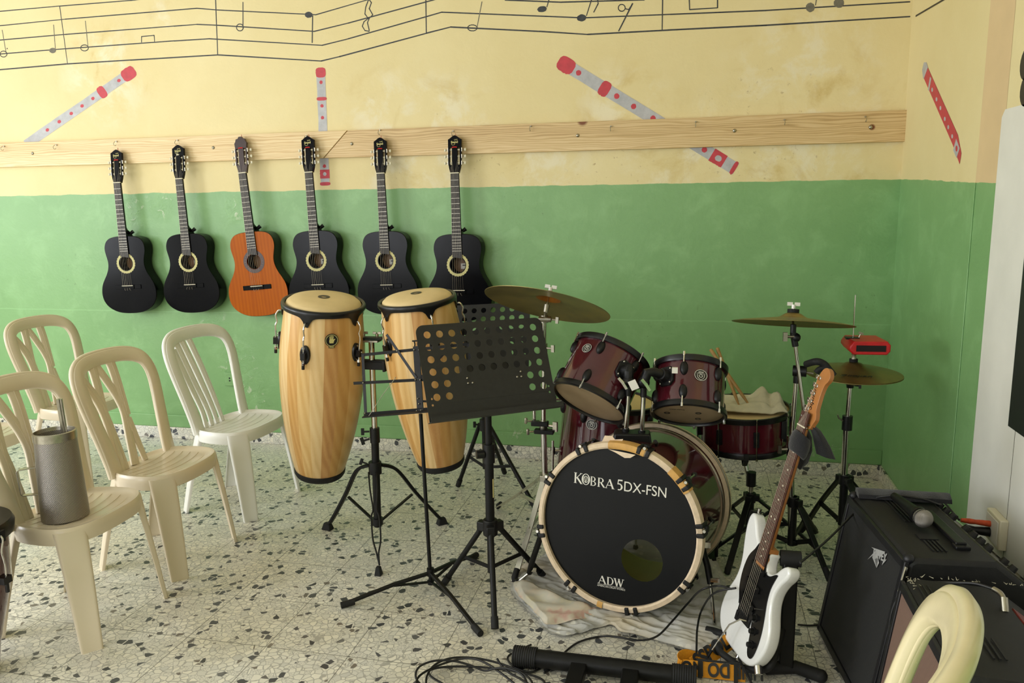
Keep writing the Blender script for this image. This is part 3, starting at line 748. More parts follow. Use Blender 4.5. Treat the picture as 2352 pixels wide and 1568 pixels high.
fan = [[([(.128, .0), (.122, .22), (.112, .45), (.118, .62), (.14, .76), (.168, .86), (.188, .90)], .032, .026), ([(.112, .5), (.104, .62), (.086, .8), (.070, .97)], .026, .03), ([(.096, 0), (.1, .2), (.106, .45)], .018, .024)],
       [([(.042, .0), (.022, .25), (.0, .48), (.004, .62), (.018, .74), (.036, .87), (.052, .97)], .03, .024), ([(-.008, .45), (-.018, .62), (-.029, .8), (-.036, .99)], .028, .034), ([(-.022, 0), (-.014, .18), (-.006, .42)], .018, .026)]]
ch = make_chair('beige plastic chair in the middle of the left group, empty seat, beside the white one', M['beige'], fan)
ch.location = (-2.14, -1.55, 0); ch.rotation_euler = (0, 0, -PI / 2)
for lab, loc, rz in (('beige plastic chair in front at left with the metal scraper drum on its seat', (-2.115, -2.065, 0), -PI / 2 + .02),
                     ('beige plastic chair farthest back at left, backrest against the green wall', (-3.27, -.72, 0), -PI / 2 - .02),
                     ('beige plastic chair cut off by the left edge, only its seat corner showing', (-3.27, -1.36, 0), -PI / 2 + .03)):
    dup(ch, lab, loc, rz)
ws = [[([(a, .0), (a * .92 + .004, .2), (b, .5), (c, d)], .016, .028)] for a, b, c, d in ((.108, .128, .158, .88), (.066, .088, .116, .965), (.026, .044, .070, .985), (-.014, .0, .018, 1.0))]
wc = make_chair('white plastic chair with straight slats, left of the congas', M['white_pl'], ws, 1.08)
wc.location = (-2.17, -.93, 0); wc.rotation_euler = (0, 0, -PI / 2 - .05)
cc = make_chair('cream plastic chair close to the camera, only its looped backrest showing by the amplifiers', M['cream_pl'], [], 1.0, .034)
cc.location = (.16, -3.12, 0); cc.rotation_euler = (0, 0, 1.22); cc.scale = (.98, .98, .98)

# ------------------------------------------------------------------ metal scraper drum and its stick
def steel_mesh():
    k = NT('dotted_steel'); tc = k.co()
    sx, sy, sz = k.sep(tc); ang = k.math('ARCTAN2', sy, sx)
    vv = k.n('ShaderNodeCombineXYZ', i0=k.math('MULTIPLY', ang, 14), i1=k.math('MULTIPLY', sz, 260), i2=0.0).outputs[0]
    sn = k.math('MULTIPLY', k.math('SINE', k.math('MULTIPLY', ang, 70)), k.math('SINE', k.math('MULTIPLY', sz, 1100)))
    k.p(Base_Color=k.ramp(k.math('ADD', k.math('MULTIPLY', sn, .5), .5), [(.3, S(112, 106, 100)), (.8, S(182, 176, 168))]), Metallic=.9, Roughness=.36); k.bump(sn, .5, .001); return k.mt
M['dots'] = steel_mesh()
gb = V((-2.085, -2.13, .406)); gt = thing('metal_scraper_drum', 'dotted steel scraper drum with side handle standing on the front beige chair', 'percussion instrument', gb)
ga = V((-.02, .0, 1)).normalized(); R0, R1, HH = .074, .064, .30
q = MB(); q.lathe([(0, .002), (R0 - .004, .002), (R0, .006), (R0 * .99, .06), (R1, HH), (R1 + .003, HH + .003), (R1 + .001, HH + .006), (R1 - .003, HH + .004), (R1 - .004, HH - .05), (0, HH - .06)], gb, ga, 56)
part(q, 'body', M['dots'], gt)
q = MB(); q.lathe([(R1 + .0005, HH - .02), (R1 + .003, HH - .02), (R1 + .003, HH + .007), (R1 - .002, HH + .009), (R1 - .004, HH - .004)], gb, ga, 56); part(q, 'rim', M['steel'], gt)
hx = V((-.86, -.5, 0)).normalized()
q = MB(); hd_ = [gb + hx * (R0 - .006) + V((0, 0, .19)), gb + hx * (R0 + .05) + V((0, 0, .185)), gb + hx * (R0 + .055) + V((0, 0, .18)), gb + hx * (R0 + .05) + V((0, 0, .1)), gb + hx * (R0 + .045) + V((0, 0, .095)), gb + hx * (R0 - .004) + V((0, 0, .095))]
q.band(hd_, V((hx.y, -hx.x, 0)), .022, .003); q.band([gb + hx * (R0 - .004) + V((0, 0, z)) for z in (.085, .21)], V((hx.y, -hx.x, 0)), .024, .003); part(q, 'handle', M['steel'], gt)
a = gb + V((.008, .03, .262)); b2 = at(136, 916, a.y)
q = MB()
for i in range(5): q.tube([a + V((.006 * math.cos(i * 1.26), .006 * math.sin(i * 1.26), 0)), b2 + V((.006 * math.cos(i * 1.26), .006 * math.sin(i * 1.26), 0))], .0042, 8)
single(q, 'scraper_stick', M['steel'], 'bundled metal scraper stick leaning inside the steel scraper drum', 'scraper', a)

# wall socket behind the white chair
p = at(532, 870, 0); q = MB(); tk = thing('wall_socket', 'green-painted wall socket seen past the white chair back', 'socket', p)
q.box(p + V((0, -.006, 0)), (.085, .012, .085)); part(q, 'cover_plate', M['wall'], tk, bevel=.003)
q = MB(); q.box(p + V((-.004, -.0135, 0)), (.05, .003, .05)); q.cyl(p + V((-.004, -.012, .008)), p + V((-.004, -.0165, .008)), .005, n=10, m=1); q.cyl(p + V((-.004, -.012, -.008)), p + V((-.004, -.0165, -.008)), .005, n=10, m=1); part(q, 'insert', [M['wall'], M['black_plastic']], tk)
# ------------------------------------------------------------------ drum materials
def maroon():
    k = NT('maroon_lacquer'); tc = k.co('Object')
    k.p(Base_Color=k.ramp(k.noise(tc, 3, 3), [(.3, S(62, 16, 24)), (.7, S(84, 24, 34))]), Roughness=.12, Coat_Weight=.6, Coat_Roughness=.04); return k.mt
M['maroon'] = maroon()
def head(name, a, b, tr=.25):
    k = NT(name); k.p(Base_Color=k.ramp(k.noise(k.co(), 9, 4), [(.3, a), (.7, b)]), Roughness=.35, Transmission_Weight=tr, IOR=1.2); return k.mt
M['tomhead'] = head('clouded_drum_head', S(176, 150, 112), S(196, 172, 134), .3)
M['conga_head'] = mat('conga_hide', S(222, 196, 142), .5, 0, .06, 12)
M['bass_head'] = mat('black_drum_head', S(17, 18, 19), .38, 0, .12, 3, spec=.2)
M['grey_inside'] = mat('olive_birch_lining', S(200, 184, 104), .3, 0, .1, 5)
M['clear_head'] = mat('clear_film', S(200, 196, 176), .12); M['clear_head'].node_tree.nodes['Principled BSDF'].inputs['Alpha'].default_value = .3
M['badge'] = mat('black_badge', S(20, 20, 20), .4)
def brass():
    k = NT('cymbal_bronze'); tc = k.co(); sx, sy, sz = k.sep(tc)
    r = k.math('SQRT', k.math('ADD', k.math('MULTIPLY', sx, sx), k.math('MULTIPLY', sy, sy)))
    w = k.math('ADD', k.math('MULTIPLY', k.math('SINE', k.math('MULTIPLY', r, 1500)), .5), .5)
    nz = k.noise(tc, 7, 5, .6)
    k.p(Base_Color=k.ramp(nz, [(.3, S(112, 98, 54)), (.5, S(140, 124, 74)), (.7, S(156, 136, 78))]), Metallic=.75, Roughness=k.math('ADD', .34, k.math('MULTIPLY', nz, .14)))
    k.bump(k.math('ADD', w, k.math('MULTIPLY', k.noise(tc, 60, 3), .4)), .12, .0008); return k.mt
M['bronze'] = brass()
M['bell_orange'] = mat('orange_bell_reflection', S(176, 110, 36), .45, .6, .2, 40)  # orange reflection on the bell's underside, painted in as colour
M['wingwhite'] = mat('white_wing_nut', S(236, 234, 226), .35, .2)

def axis_px(dx, dy, away):
    """unit vector seen in the photo along (dx, dy) and turned away from the camera by the angle (degrees)"""
    l = math.hypot(dx, dy); a = math.radians(away)
    return cw(V((dx / l * math.cos(a), dy / l * math.cos(a), math.sin(a)))).normalized()

def badge(q, o, n, up, r):
    """oval badge: disc, rings and lettering on a shell; o centre, n outward, up"""
    u = V(up).cross(V(n)).normalized() * -1; u = V(up).cross(V(n)).normalized(); v = V(n).cross(u).normalized()
    e = lambda k, n_=28: [(math.cos(a) * r * k, math.sin(a) * r * k * .9) for a in [2 * PI * i / n_ for i in range(n_)]]
    q.shape(e(1), [], o, u, v, .003, 0)
    q.shape(e(.97), [e(.9)], V(o) + V(n) * .0016, u, v, .0008, 1)
    q.shape(e(.28), [e(.2)], V(o) + V(n) * .0016 - v * r * .12, u, v, .0008, 1)
    q.text('ADW', V(o) + V(n) * .002 - u * r * .42 + v * r * .34, V(o) + V(n) * .002 + u * r * .42 + v * r * .34, n, 1, .0006, bold=.02)
    q.box(V(o) + V(n) * .0018 + v * r * .24, (r * 1.3, r * .05, .0006), 1, (u, v, V(n)))
    for s_ in (-1, 1):
        q.tube([V(o) + V(n) * .0018 + u * (s_ * r * x) + v * (r * y) for x, y in ((.62, .0), (.5, .06), (.46, -.08), (.56, -.16), (.44, -.4), (.2, -.62), (0, -.72))], r * .035, 6, 1)

def drum(t, o, ax, r, h, lugs, ph, top=True, badge_at=None, split=None, headmat='tomhead', lugsz=1.0, hint=None):
    """shell, hoops, heads, lugs with rods; o = centre of the bottom edge, ax = up"""
    o = V(o); x, y, z = frame(ax, hint)
    P = lambda a, rr, hh: o + (x * math.cos(a) + y * math.sin(a)) * rr + z * hh
    q = MB(); q.lathe([(r - .006, .004), (r, .004), (r, h - .004), (r - .006, h - .004), (r - .006, .004)], o, ax, 64, hint=hint); shell = part(q, 'shell', M['maroon'], t)
    for nm, hh, s_ in (('bottom_hoop', 0, -1), ('top_hoop', h, 1)):
        q = MB(); q.lathe([(r + .001, hh - s_ * .012), (r + .010, hh - s_ * .012), (r + .012, hh - s_ * .006), (r + .0125, hh + s_ * .008), (r + .009, hh + s_ * .011), (r + .001, hh + s_ * .011), (r - .001, hh + s_ * .004), (r + .001, hh - s_ * .012)], o, ax, 64, hint=hint)
        part(q, nm, M['hooprib'], t)
        q = MB(); q.lathe([(0, hh + s_ * .003), (r * .6, hh + s_ * .003), (r - .008, hh + s_ * .003), (r - .003, hh + s_ * .001), (r + .002, hh - s_ * .002)], o, ax, 64, hint=hint)
        part(q, nm.replace('hoop', 'head'), M[headmat] if s_ < 0 else M['conga_head'], t)
    for i in range(lugs):
        a = ph + 2 * PI * i / lugs
        rd = x * math.cos(a) + y * math.sin(a); tg = z.cross(rd)
        zones = ((h * .5, 0),) if split == 'long' else ((h - .042 * lugsz, 1), (.042 * lugsz, -1))
        for hz, sg in zones:
            q = MB()
            if sg == 0:
                q.box(P(a, r + .007, hz), (.014, .02, h * .42), 0, (rd, tg, z)); q.cyl(P(a, r + .012, .0), P(a, r + .012, h), .0028, n=8, m=1)
                q.cyl(P(a, r + .015, h + .004), P(a, r + .015, h + .014), .0045, n=8, m=1); q.cyl(P(a, r + .015, -.012), P(a, r + .015, -.002), .0045, n=8, m=1)
            else:
                q.loft([[P(a, r - .002 + dd, hz) + tg * (wx * .015 * lugsz * math.cos(b)) + z * (wx * .027 * lugsz * math.sin(b)) for b in [2 * PI * k / 14 for k in range(14)]] for dd, wx in ((0, 1), (.008, .96), (.014, .7), (.017, .3))], True, True)
                e = hz + sg * .02 * lugsz; f = h + .012 if sg > 0 else -.012
                q.cyl(P(a, r + .012, e), P(a, r + .012, f), .0028, n=8, m=1); q.cyl(P(a, r + .012, f - sg * .008), P(a, r + .012, f + sg * .006), .0048, n=8, m=1)
            part(q, 'lug', [M['black_plastic'], M['chrome']], t)
    if badge_at:
        for p_, sz_ in badge_at:
            # direction on the shell that faces the photo point
            d = ray(*p_); best = None
            for k in range(720):
                a = 2 * PI * k / 720
                for hh in (h * .2, h * .35, h * .5, h * .62, h * .72, h * .82):
                    w = P(a, r, hh); rd = (w - P(0, 0, hh)); 
                    if (CAM - w).dot(rd) <= 0: continue
                    e = (w - CAM).normalized().cross(d.normalized()).length
                    if best is None or e < best[0]: best = (e, w, rd.normalized())
            q = MB(); badge(q, best[1] + best[2] * .0012, best[2], z, sz_); part(q, 'badge', [M['badge'], M['label_cream']], shell)
    return x, y, z

# ------------------------------------------------------------------ bass drum
Bf = fl(1420, 1209, .335); Bb = fl(1515, 1130, .292)
bax = (Bb - Bf).normalized(); BL = .44; RB = .276
bn = -bax
bu = V((0, 0, 1)); bx = bu.cross(bn).normalized(); bz = bn.cross(bx).normalized()    # bx: right on the head, bz: up on the head
bt = thing('bass_drum', 'large bass drum with black lettered front head and taped white hoop', 'drum', (Bf.x, Bf.y, 0))
def BP(a, r, d): return Bf + bx * (r * math.cos(a)) + bz * (r * math.sin(a)) + bax * d
q = MB(); q.lathe([(RB - .008, .01), (RB, .01), (RB, BL), (RB - .008, BL), (RB - .008, .01)], Bf, bax, 80); bsh = part(q, 'shell', M['maroon'], bt)
q = MB(); q.lathe([(RB - .0085, .011), (RB - .0085, BL - .001)], Bf, bax, 64); part(q, 'shell_lining', M['grey_inside'], bsh)
q = MB(); q.lathe([(RB + .002, -.018), (RB + .008, -.022), (RB + .022, -.018), (RB + .025, -.005), (RB + .024, .016), (RB + .004, .02), (RB + .002, -.018)], Bf, bax, 96); fh = part(q, 'front_hoop', M['tape'], bt, label='white taped front hoop')
q = MB(); q.lathe([(RB + .002, BL - .02), (RB + .016, BL - .018), (RB + .018, BL + .018), (RB + .002, BL + .022), (RB + .002, BL - .02)], Bf, bax, 96); part(q, 'rear_hoop', M['tape'], bt)
q = MB(); q.lathe([(RB + .0185, BL - .012), (RB + .0205, BL - .01), (RB + .0205, BL - .004), (RB + .0185, BL - .002)], Bf, bax, 96); q.lathe([(RB - .001, BL - .05), (RB + .0035, BL - .046), (RB + .0035, BL - .038), (RB - .001, BL - .034)], Bf, bax, 96); part(q, 'rear_head_rim', M['steel'], bt)
hole = onp(1475, 1286, Bf, bn); hp_ = hole - Bf; hu, hv = hp_.dot(bx), hp_.dot(bz); HR = .074
q = MB(); q.shape(circ(0, 0, RB + .002, 96), [circ(hu, hv, HR, 40)], Bf - bax * .004, bx, bz, .0012); bh = part(q, 'front_head', M['bass_head'], bt, label='black front head with a round port hole')
q = MB(); q.shape(circ(0, 0, RB - .002, 64), [], Bf + bax * (BL - .01), bx, bz, .002); part(q, 'batter_head', M['clear_head'], bt, label='clear batter head')
# tension claws
for a in [math.radians(d) for d in (73, 118, 152, 192, 236, 283, 327, 8, 40)]:
    for da in (-.055, .055):
        q = MB(); rd = (bx * math.cos(a + da) + bz * math.sin(a + da)); tg = (bz * math.cos(a + da) - bx * math.sin(a + da))
        q.box(BP(a + da, RB + .016, -.014), (.026, .015, .024), 0, (rd, tg, bax)); q.box(BP(a + da, RB + .0268, .006), (.006, .015, .046), 0, (rd, tg, bax))
        part(q, 'claw', M['black_plastic'], bt, bevel=.003)
    q = MB(); rd = (bx * math.cos(a) + bz * math.sin(a)); q.box(BP(a, RB + .03, .012), (.012, .02, .02), 0, (rd, bz * math.cos(a) - bx * math.sin(a), bax)); q.cyl(BP(a, RB + .03, -.014), BP(a, RB + .03, .11), .003, n=8, m=1); q.cyl(BP(a, RB + .03, -.024), BP(a, RB + .03, -.012), .0055, n=8, m=1); q.cyl(BP(a, RB + .03, .1), BP(a, RB + .012, .135), .008, n=10)
    part(q, 'tension_rod', [M['black_plastic'], M['chrome']], bt)
# tape and ochre patches on the hoop
def hoop_patch(a0, a1, m, dx=.0006, name='tape_patch'):
    q = MB(); k = 10; rings = []
    for i in range(k + 1):
        a = a0 + (a1 - a0) * i / k
        rings.append([BP(a, RB + rr, d) for rr, d in ((.001, -.021 - dx), (.009, -.0245 - dx), (.0235, -.0205 - dx), (.027, -.005), (.0265, .018))])
    q.loft(rings, False, False, m=0); part(q, name, m, fh)
hoop_patch(math.radians(72), math.radians(98), M['tape_ochre']); hoop_patch(math.radians(34), math.radians(52), M['tape_ochre']); hoop_patch(math.radians(258), math.radians(262), M['tape_ochre'])
q = MB(); y0 = Bf - bax * .026
def bpp(px, py, off=.0): return onp(px, py, Bf - bax * .024, bn) + bn * off
q.add([bpp(*p) + bn * random.uniform(0, .012) for p in ((1390, 1022), (1400, 1030), (1440, 1040), (1462, 1043), (1450, 1050), (1437, 1050), (1415, 1038), (1397, 1030))], [(0, 1, 2, 3, 4, 5, 6, 7)], 0, False)
tp = [onp(px, py, Bf + bax * .02, bn) for px, py in ((1393, 998), (1410, 999), (1416, 1007), (1435, 1006), (1431, 1014), (1425, 1022), (1390, 1022), (1383, 1019))]
q.prism([((p - Bf).dot(bx), (p - Bf).dot(bz)) for p in tp], Bf + bax * .004, bx, bz, .0012, 0)
part(q, 'torn_tape', M['tape'], fh)
# lettering
def serif(q, ch, o, u, v, h, w, n, m=0):
    """one roman capital built of thick and thin strokes"""
    T, t_, sf = .17, .06, .045
    def quad(a, b, wd):
        ax_, ay_ = a; bx_, by_ = b; L = math.hypot(bx_ - ax_, by_ - ay_); nx_, ny_ = -(by_ - ay_) / L * wd / 2, (bx_ - ax_) / L * wd / 2
        q.add([o + u * (x_ * w) + v * (y_ * h) for x_, y_ in ((ax_ + nx_, ay_ + ny_), (ax_ - nx_, ay_ - ny_), (bx_ - nx_, by_ - ny_), (bx_ + nx_, by_ + ny_))], [(0, 1, 2, 3)], m, False)
    def arc(cx, cy, rx, ry, a0, a1, thick=T, thin=t_, k=20):
        i_, o_ = [], []
        for i in range(k + 1):
            a = math.radians(a0 + (a1 - a0) * i / k); e = (thin + (thick - thin) * abs(math.cos(a))) / 2
            o_.append((cx + (rx + e) * math.cos(a), cy + (ry + thin / 2) * math.sin(a))); i_.append((cx + (rx - e) * math.cos(a), cy + (ry - thin / 2) * math.sin(a)))
        for i in range(k):
            q.add([o + u * (x_ * w) + v * (y_ * h) for x_, y_ in (o_[i], o_[i + 1], i_[i + 1], i_[i])], [(0, 1, 2, 3)], m, False)
    def ser(x_, y_, l=.3): quad((x_ - l / 2, y_), (x_ + l / 2, y_), sf)
    if ch == 'K': quad((.2, 0), (.2, 1), T); ser(.2, .02); ser(.2, .98); quad((.22, .42), (.8, .98), t_); quad((.38, .55), (.85, .02), T); ser(.8, .98, .26); ser(.86, .02, .26)
    if ch == 'O': arc(.5, .5, .42, .48, 0, 360, k=36)
    if ch == 'B': quad((.2, 0), (.2, 1), T); ser(.2, .02, .26); ser(.2, .98, .26); arc(.42, .74, .26, .23, -90, 90); arc(.42, .26, .34, .23, -90, 90); [quad((.1, y_), (.44, y_), t_) for y_ in (.98, .5, .03)]
    if ch == 'R': quad((.2, 0), (.2, 1), T); ser(.2, .02, .3); ser(.2, .98, .26); arc(.42, .74, .28, .23, -90, 90); quad((.1, .97), (.44, .97), t_); quad((.2, .51), (.44, .51), t_); quad((.45, .5), (.86, .02), T); ser(.9, .02, .2)
    if ch == 'A': quad((.5, 1), (.12, .02), t_); quad((.47, 1), (.86, .02), T); ser(.12, .02, .26); ser(.87, .02, .3); quad((.24, .34), (.72, .34), t_)
    if ch == 'D': quad((.2, 0), (.2, 1), T); ser(.2, .02, .26); ser(.2, .98, .26); arc(.42, .5, .4, .47, -90, 90); quad((.1, .97), (.44, .97), t_); quad((.1, .03), (.44, .03), t_)
    if ch == 'W': quad((.1, 1), (.32, 0), T * .8); quad((.32, 0), (.5, .95), t_); quad((.48, 1), (.68, 0), T * .8); quad((.68, 0), (.9, 1), t_); ser(.1, .98, .24); ser(.5, .98, .2); ser(.9, .98, .22)
    if ch == '5': quad((.22, .96), (.85, .98), T * .8); quad((.26, .96), (.2, .55), T * .7); arc(.4, .32, .38, .29, -115, 110, T * 1.5, .1)
def bo(px, py): return onp(px, py, Bf - bax * .0052, bn)
q = MB(); a, b = bo(1317, 1108), bo(1530, 1143); u = (b - a).normalized(); v = bn.cross(u).normalized(); L = (b - a).length; hh = (bo(1318, 1084) - a).dot(v)
for ch, x0, x1, k in (('K', 0, .105, 1.0), ('O', .092, .185, 1.05), ('B', .185, .265, .86), ('R', .265, .355, .86), ('A', .35, .455, .86), ('5', .475, .55, .95)):
    serif(q, ch, a + u * L * x0 + v * (-.02 * hh if k > 1 else 0), u, v, hh * k, L * (x1 - x0), bn)
# emblem inside the O
oc = a + u * L * .1385 + v * hh * .5
q.shape([(math.cos(t_) * .0095, math.sin(t_) * .0125) for t_ in [2 * PI * i / 20 for i in range(20)]], [[(math.cos(t_) * .0078, math.sin(t_) * .0105) for t_ in [2 * PI * i / 20 for i in range(20)]]], oc, u, v, .0004)
for s_ in (-.0045, 0, .0045): q.tube([oc + u * s_ + v * .009, oc + u * s_ * .9 + v * .0, oc - v * .0105], .0009, 5)
q.text('DX-FSN', a + u * L * .56, b, bn, 0, .0004, ysc=1.12)
a2, b2 = bo(1373, 1338), bo(1432, 1349); u2 = (b2 - a2).normalized(); v2 = bn.cross(u2).normalized(); L2 = (b2 - a2).length; h2 = .028
for ch, x0, x1 in (('A', 0, .34), ('D', .34, .64), ('W', .62, 1.02)): serif(q, ch, a2 + u2 * L2 * x0, u2, v2, h2, L2 * (x1 - x0), bn)
q.text('AMERICAN DRUM WORKS', a2 - v2 * .011 - u2 * .002, b2 - v2 * .011 + u2 * .006, bn, 0, .0004); q.box(a2 + u2 * L2 * .5 - v2 * .0025, (L2 * 1.02, .0008, .0004), 0, (u2, v2, bn))
part(q, 'lettering', M['label_cream'], bh)
# tom mount on the shell
mtop = Bf + bax * .14 + bz * (RB + .0)
q = MB(); mx = bax.cross(V((0, 0, 1))).normalized() * -1; mx = V((1, .1, 0)).normalized(); my = V((0, 0, 1)).cross(mx)
mb_c = at(1452, 1012, Bf.y + .2); q.box(mb_c + V((0, 0, -.0)), (.15, .08, .07), 0, (mx, my, V((0, 0, 1))), .86); q.box(mb_c + V((0, 0, -.04)), (.17, .09, .02), 0, (mx, my, V((0, 0, 1)))); part(q, 'tom_mount', M['black_plastic'], bt, bevel=.006)
posts = []
for (pb, pt_) in (((1437, 988), (1443, 905)), ((1474, 992), (1478, 908))):
    p0 = at(*pb, mb_c.y); p1 = at(*pt_, mb_c.y); q = MB(); q.cyl(p0 - V((0, 0, .03)), p1, .0085, n=16, m=0); q.cyl(p0 + V((0, 0, -.01)), p0 + V((0, 0, .008)), .013, n=16, m=1); q.cyl(p1 - V((0, 0, .005)), p1 + V((0, 0, .03)), .0115, n=16, m=1); part(q, 'tom_post', [M['chrome'], M['black_plastic']], bt); posts.append(p1 + V((0, 0, .03)))
# spurs
for pts in ([(1608, 1240), (1625, 1300), (1632, 1340), (1642, 1442)], [(1244, 1225), (1222, 1290), (1216, 1315), (1185, 1340)]):
    y0 = Bf.y + (.02 if pts[0][0] > 1400 else .1); y1 = fl(*pts[-1]).y
    P_ = [at(x_, y_, y0 + (y1 - y0) * i / 3) for i, (x_, y_) in enumerate(pts)]; P_[-1] = fl(*pts[-1], .012)
    q = MB(); q.tube(P_[:3], .011, 12, 0); q.tube([P_[2], P_[3]], .0065, 10, 1); q.sph(P_[0], .02, 12, 0, (1, 1, 1.1)); q.box(P_[0] + V((.02, -.01, -.01)), (.03, .012, .02), 1); q.box(P_[2] + V((.014, -.012, .02)), (.03, .006, .014), 1)
    if pts[0][0] < 1400: q.cyl(P_[3] + V((0, 0, -.012)), P_[3] + V((.004, 0, .02)), .013, .008, 12, 0)
    part(q, 'spur', [M['black_plastic'], M['chrome']], bt)

# ------------------------------------------------------------------ rack toms
def ball_arm(t, a, b, wing):
    """ball clamp on the post top a and arm to the drum bracket b"""
    a = V(a); b = V(b); q = MB(); up_ = V((0, 0, 1))
    q.sph(a + up_ * .018, .022, 16, 0); q.tube([a + up_ * .018, a + up_ * .045 + (b - a) * .2, a + (b - a) * .55 + up_ * .03, b], [.017, .019, .018, .016], 14, 0)
    q.cyl(a + up_ * .018 + wing * .012, a + up_ * .018 + wing * .035, .007, n=10, m=1)
    c = a + up_ * .018 + wing * .034; q.band([c + V((-.016, 0, .018)), c, c + V((.014, 0, -.022))], wing.cross(V((.5, 0, -.7))), .012, .005, 1)
    part(q, 'mount_arm', [M['black_plastic'], M['chrome']], t)
YT = -1.42
ax1 = axis_px(61, -113, 19); c1 = at(1354, 922, YT); t1 = thing('rack_tom', 'maroon rack tom on the left, steeply tilted above the floor tom', 'drum', c1, 'maroon rack toms on the bass drum')
drum(t1, c1, ax1, .142, .205, 6, math.radians(20), badge_at=[((1348, 805), .021)])
ax2 = axis_px(14, -108, 21); c2 = at(1581, 949, YT); t2 = thing('rack_tom', 'smaller maroon rack tom on the right, tilted in front of the snare', 'drum', c2, 'maroon rack toms on the bass drum')
drum(t2, c2, ax2, .126, .172, 6, math.radians(52), badge_at=[((1609, 864), .024)])
def bracket(t, c, ax, r, h, px, side):
    d = ray(*px).normalized(); x_, y_, z_ = frame(ax); best = None
    for k in range(360):
        a = 2 * PI * k / 360
        for hh in (h * .4, h * .5, h * .6, h * .7):
            w = c + (x_ * math.cos(a) + y_ * math.sin(a)) * r + z_ * hh; rd = (x_ * math.cos(a) + y_ * math.sin(a))
            if (CAM - w).dot(rd) <= 0: continue
            e = (w - CAM).normalized().cross(d).length
            if best is None or e < best[0]: best = (e, w, rd)
    w, rd = best[1], best[2]; tg = z_.cross(rd); q = MB()
    q.prism([(-.034, .02), (-.02, .036), (.02, .036), (.034, .02), (.034, -.02), (.02, -.036), (-.02, -.036), (-.034, -.02)], w - rd * .002, tg, z_, .012); q.cyl(w, w + rd * .035, .026, .021, 16)
    for s1, s2 in ((-1, 1), (1, 1), (-1, -1), (1, -1)): q.cyl(w + tg * s1 * .022 + z_ * s2 * .026, w + tg * s1 * .022 + z_ * s2 * .026 + rd * .014, .004, n=8, m=1)
    part(q, 'bracket', [M['black_plastic'], M['chrome']], t, bevel=.002); return w + rd * .03
b1 = bracket(t1, c1, ax1, .142, .205, (1430, 856), 1); b2_ = bracket(t2, c2, ax2, .126, .172, (1532, 866), -1)
ball_arm(bt, posts[0], b1, V((-.5, -.86, 0)).normalized()); ball_arm(bt, posts[1], b2_, V((.3, -.95, 0)).normalized())
q = MB(); w = at(1455, 884, YT - .12); q.box(w, (.03, .001, .035), 0, (V((.8, -.2, .4)).normalized(), V((0, 1, 0)), V((-.4, 0, .8)).normalized())); q.box(at(1550, 850, YT - .1), (.02, .012, .02), 0); part(q, 'paper_tag', M['label_cream'], t1)
# markings under the small tom
dn = -ax2; xx, yy, zz = frame(ax2); q = MB()
def uh(px, py): return onp(px, py, c2 - ax2 * .0042, ax2)
for px, py in ((1532, 948), (1604, 949), (1603, 962)):
    p = uh(px, py); e = [(math.cos(a_) * .011, math.sin(a_) * .011) for a_ in [2 * PI * i / 20 for i in range(20)]]; q.shape(e, [[(x_ * .55, y_ * .55) for x_, y_ in e], ], p, xx, yy, .0006)
pa, pb = uh(1573, 942), uh(1538, 940); q.text('AMERICAN', pa, pb, -dn, 0, .0004, ysc=.9)
part(q, 'head_print', M['badge'], t2)

# ------------------------------------------------------------------ floor tom
YF = -1.0
fax = V((.10, .02, 1)).normalized(); ftop = at(1400, 918, YF); ft0 = ftop - fax * .37
t3 = thing('floor_tom', 'deep maroon floor tom standing behind the bass drum', 'drum', (ft0.x, ft0.y, 0))
drum(t3, ft0, fax, .195, .37, 8, math.radians(200), badge_at=[((1363, 957), .024)])
for px, py in ((1303, 917), (1300, 1035)):
    w = at(px, py, YF - .06); q = MB(); q.box(w, (.05, .03, .05), 0); q.cyl(w + V((-.02, 0, 0)), w + V((-.05, -.01, 0)), .006, n=10, m=1); q.sph(w + V((-.052, -.01, .0)), .015, 10, 0, (.5, 1, 1.4)); part(q, 'leg_bracket', [M['black_plastic'], M['chrome']], t3, bevel=.004)
for a in (200, 320, 80):
    rd = V((math.cos(math.radians(a)), math.sin(math.radians(a)), 0)); p0 = ft0 + rd * .215; q = MB(); q.cyl(p0 + V((0, 0, .14)) + fax * .06, V((p0.x, p0.y, .02)), .0055, n=10, m=1); q.cyl((p0.x, p0.y, .03), (p0.x, p0.y, 0), .009, .014, 12, 0); part(q, 'leg', [M['rubber'], M['chrome']], t3)

# ------------------------------------------------------------------ snare drum, towel, sticks
YS = -.98
sax = (V((-.03, -.05, 1))).normalized(); stop = at(1708, 938, YS); RS = .180
s0 = stop - sax * .145; t4 = thing('snare_drum', 'shallow maroon snare drum with a towel lying on its head', 'drum', s0)
sx_, sy_, sz_ = drum(t4, s0, sax, RS, .145, 8, math.radians(12), split='long', headmat='tomhead')
w = at(1800, 985, YS - .1); q = MB(); q.box(w, (.02, .035, .075), 0); q.cyl(w + V((0, 0, -.03)), w + V((-.01, 0, -.085)), .003, n=8, m=1); part(q, 'strainer', [M['black_plastic'], M['chrome']], t4, bevel=.003)
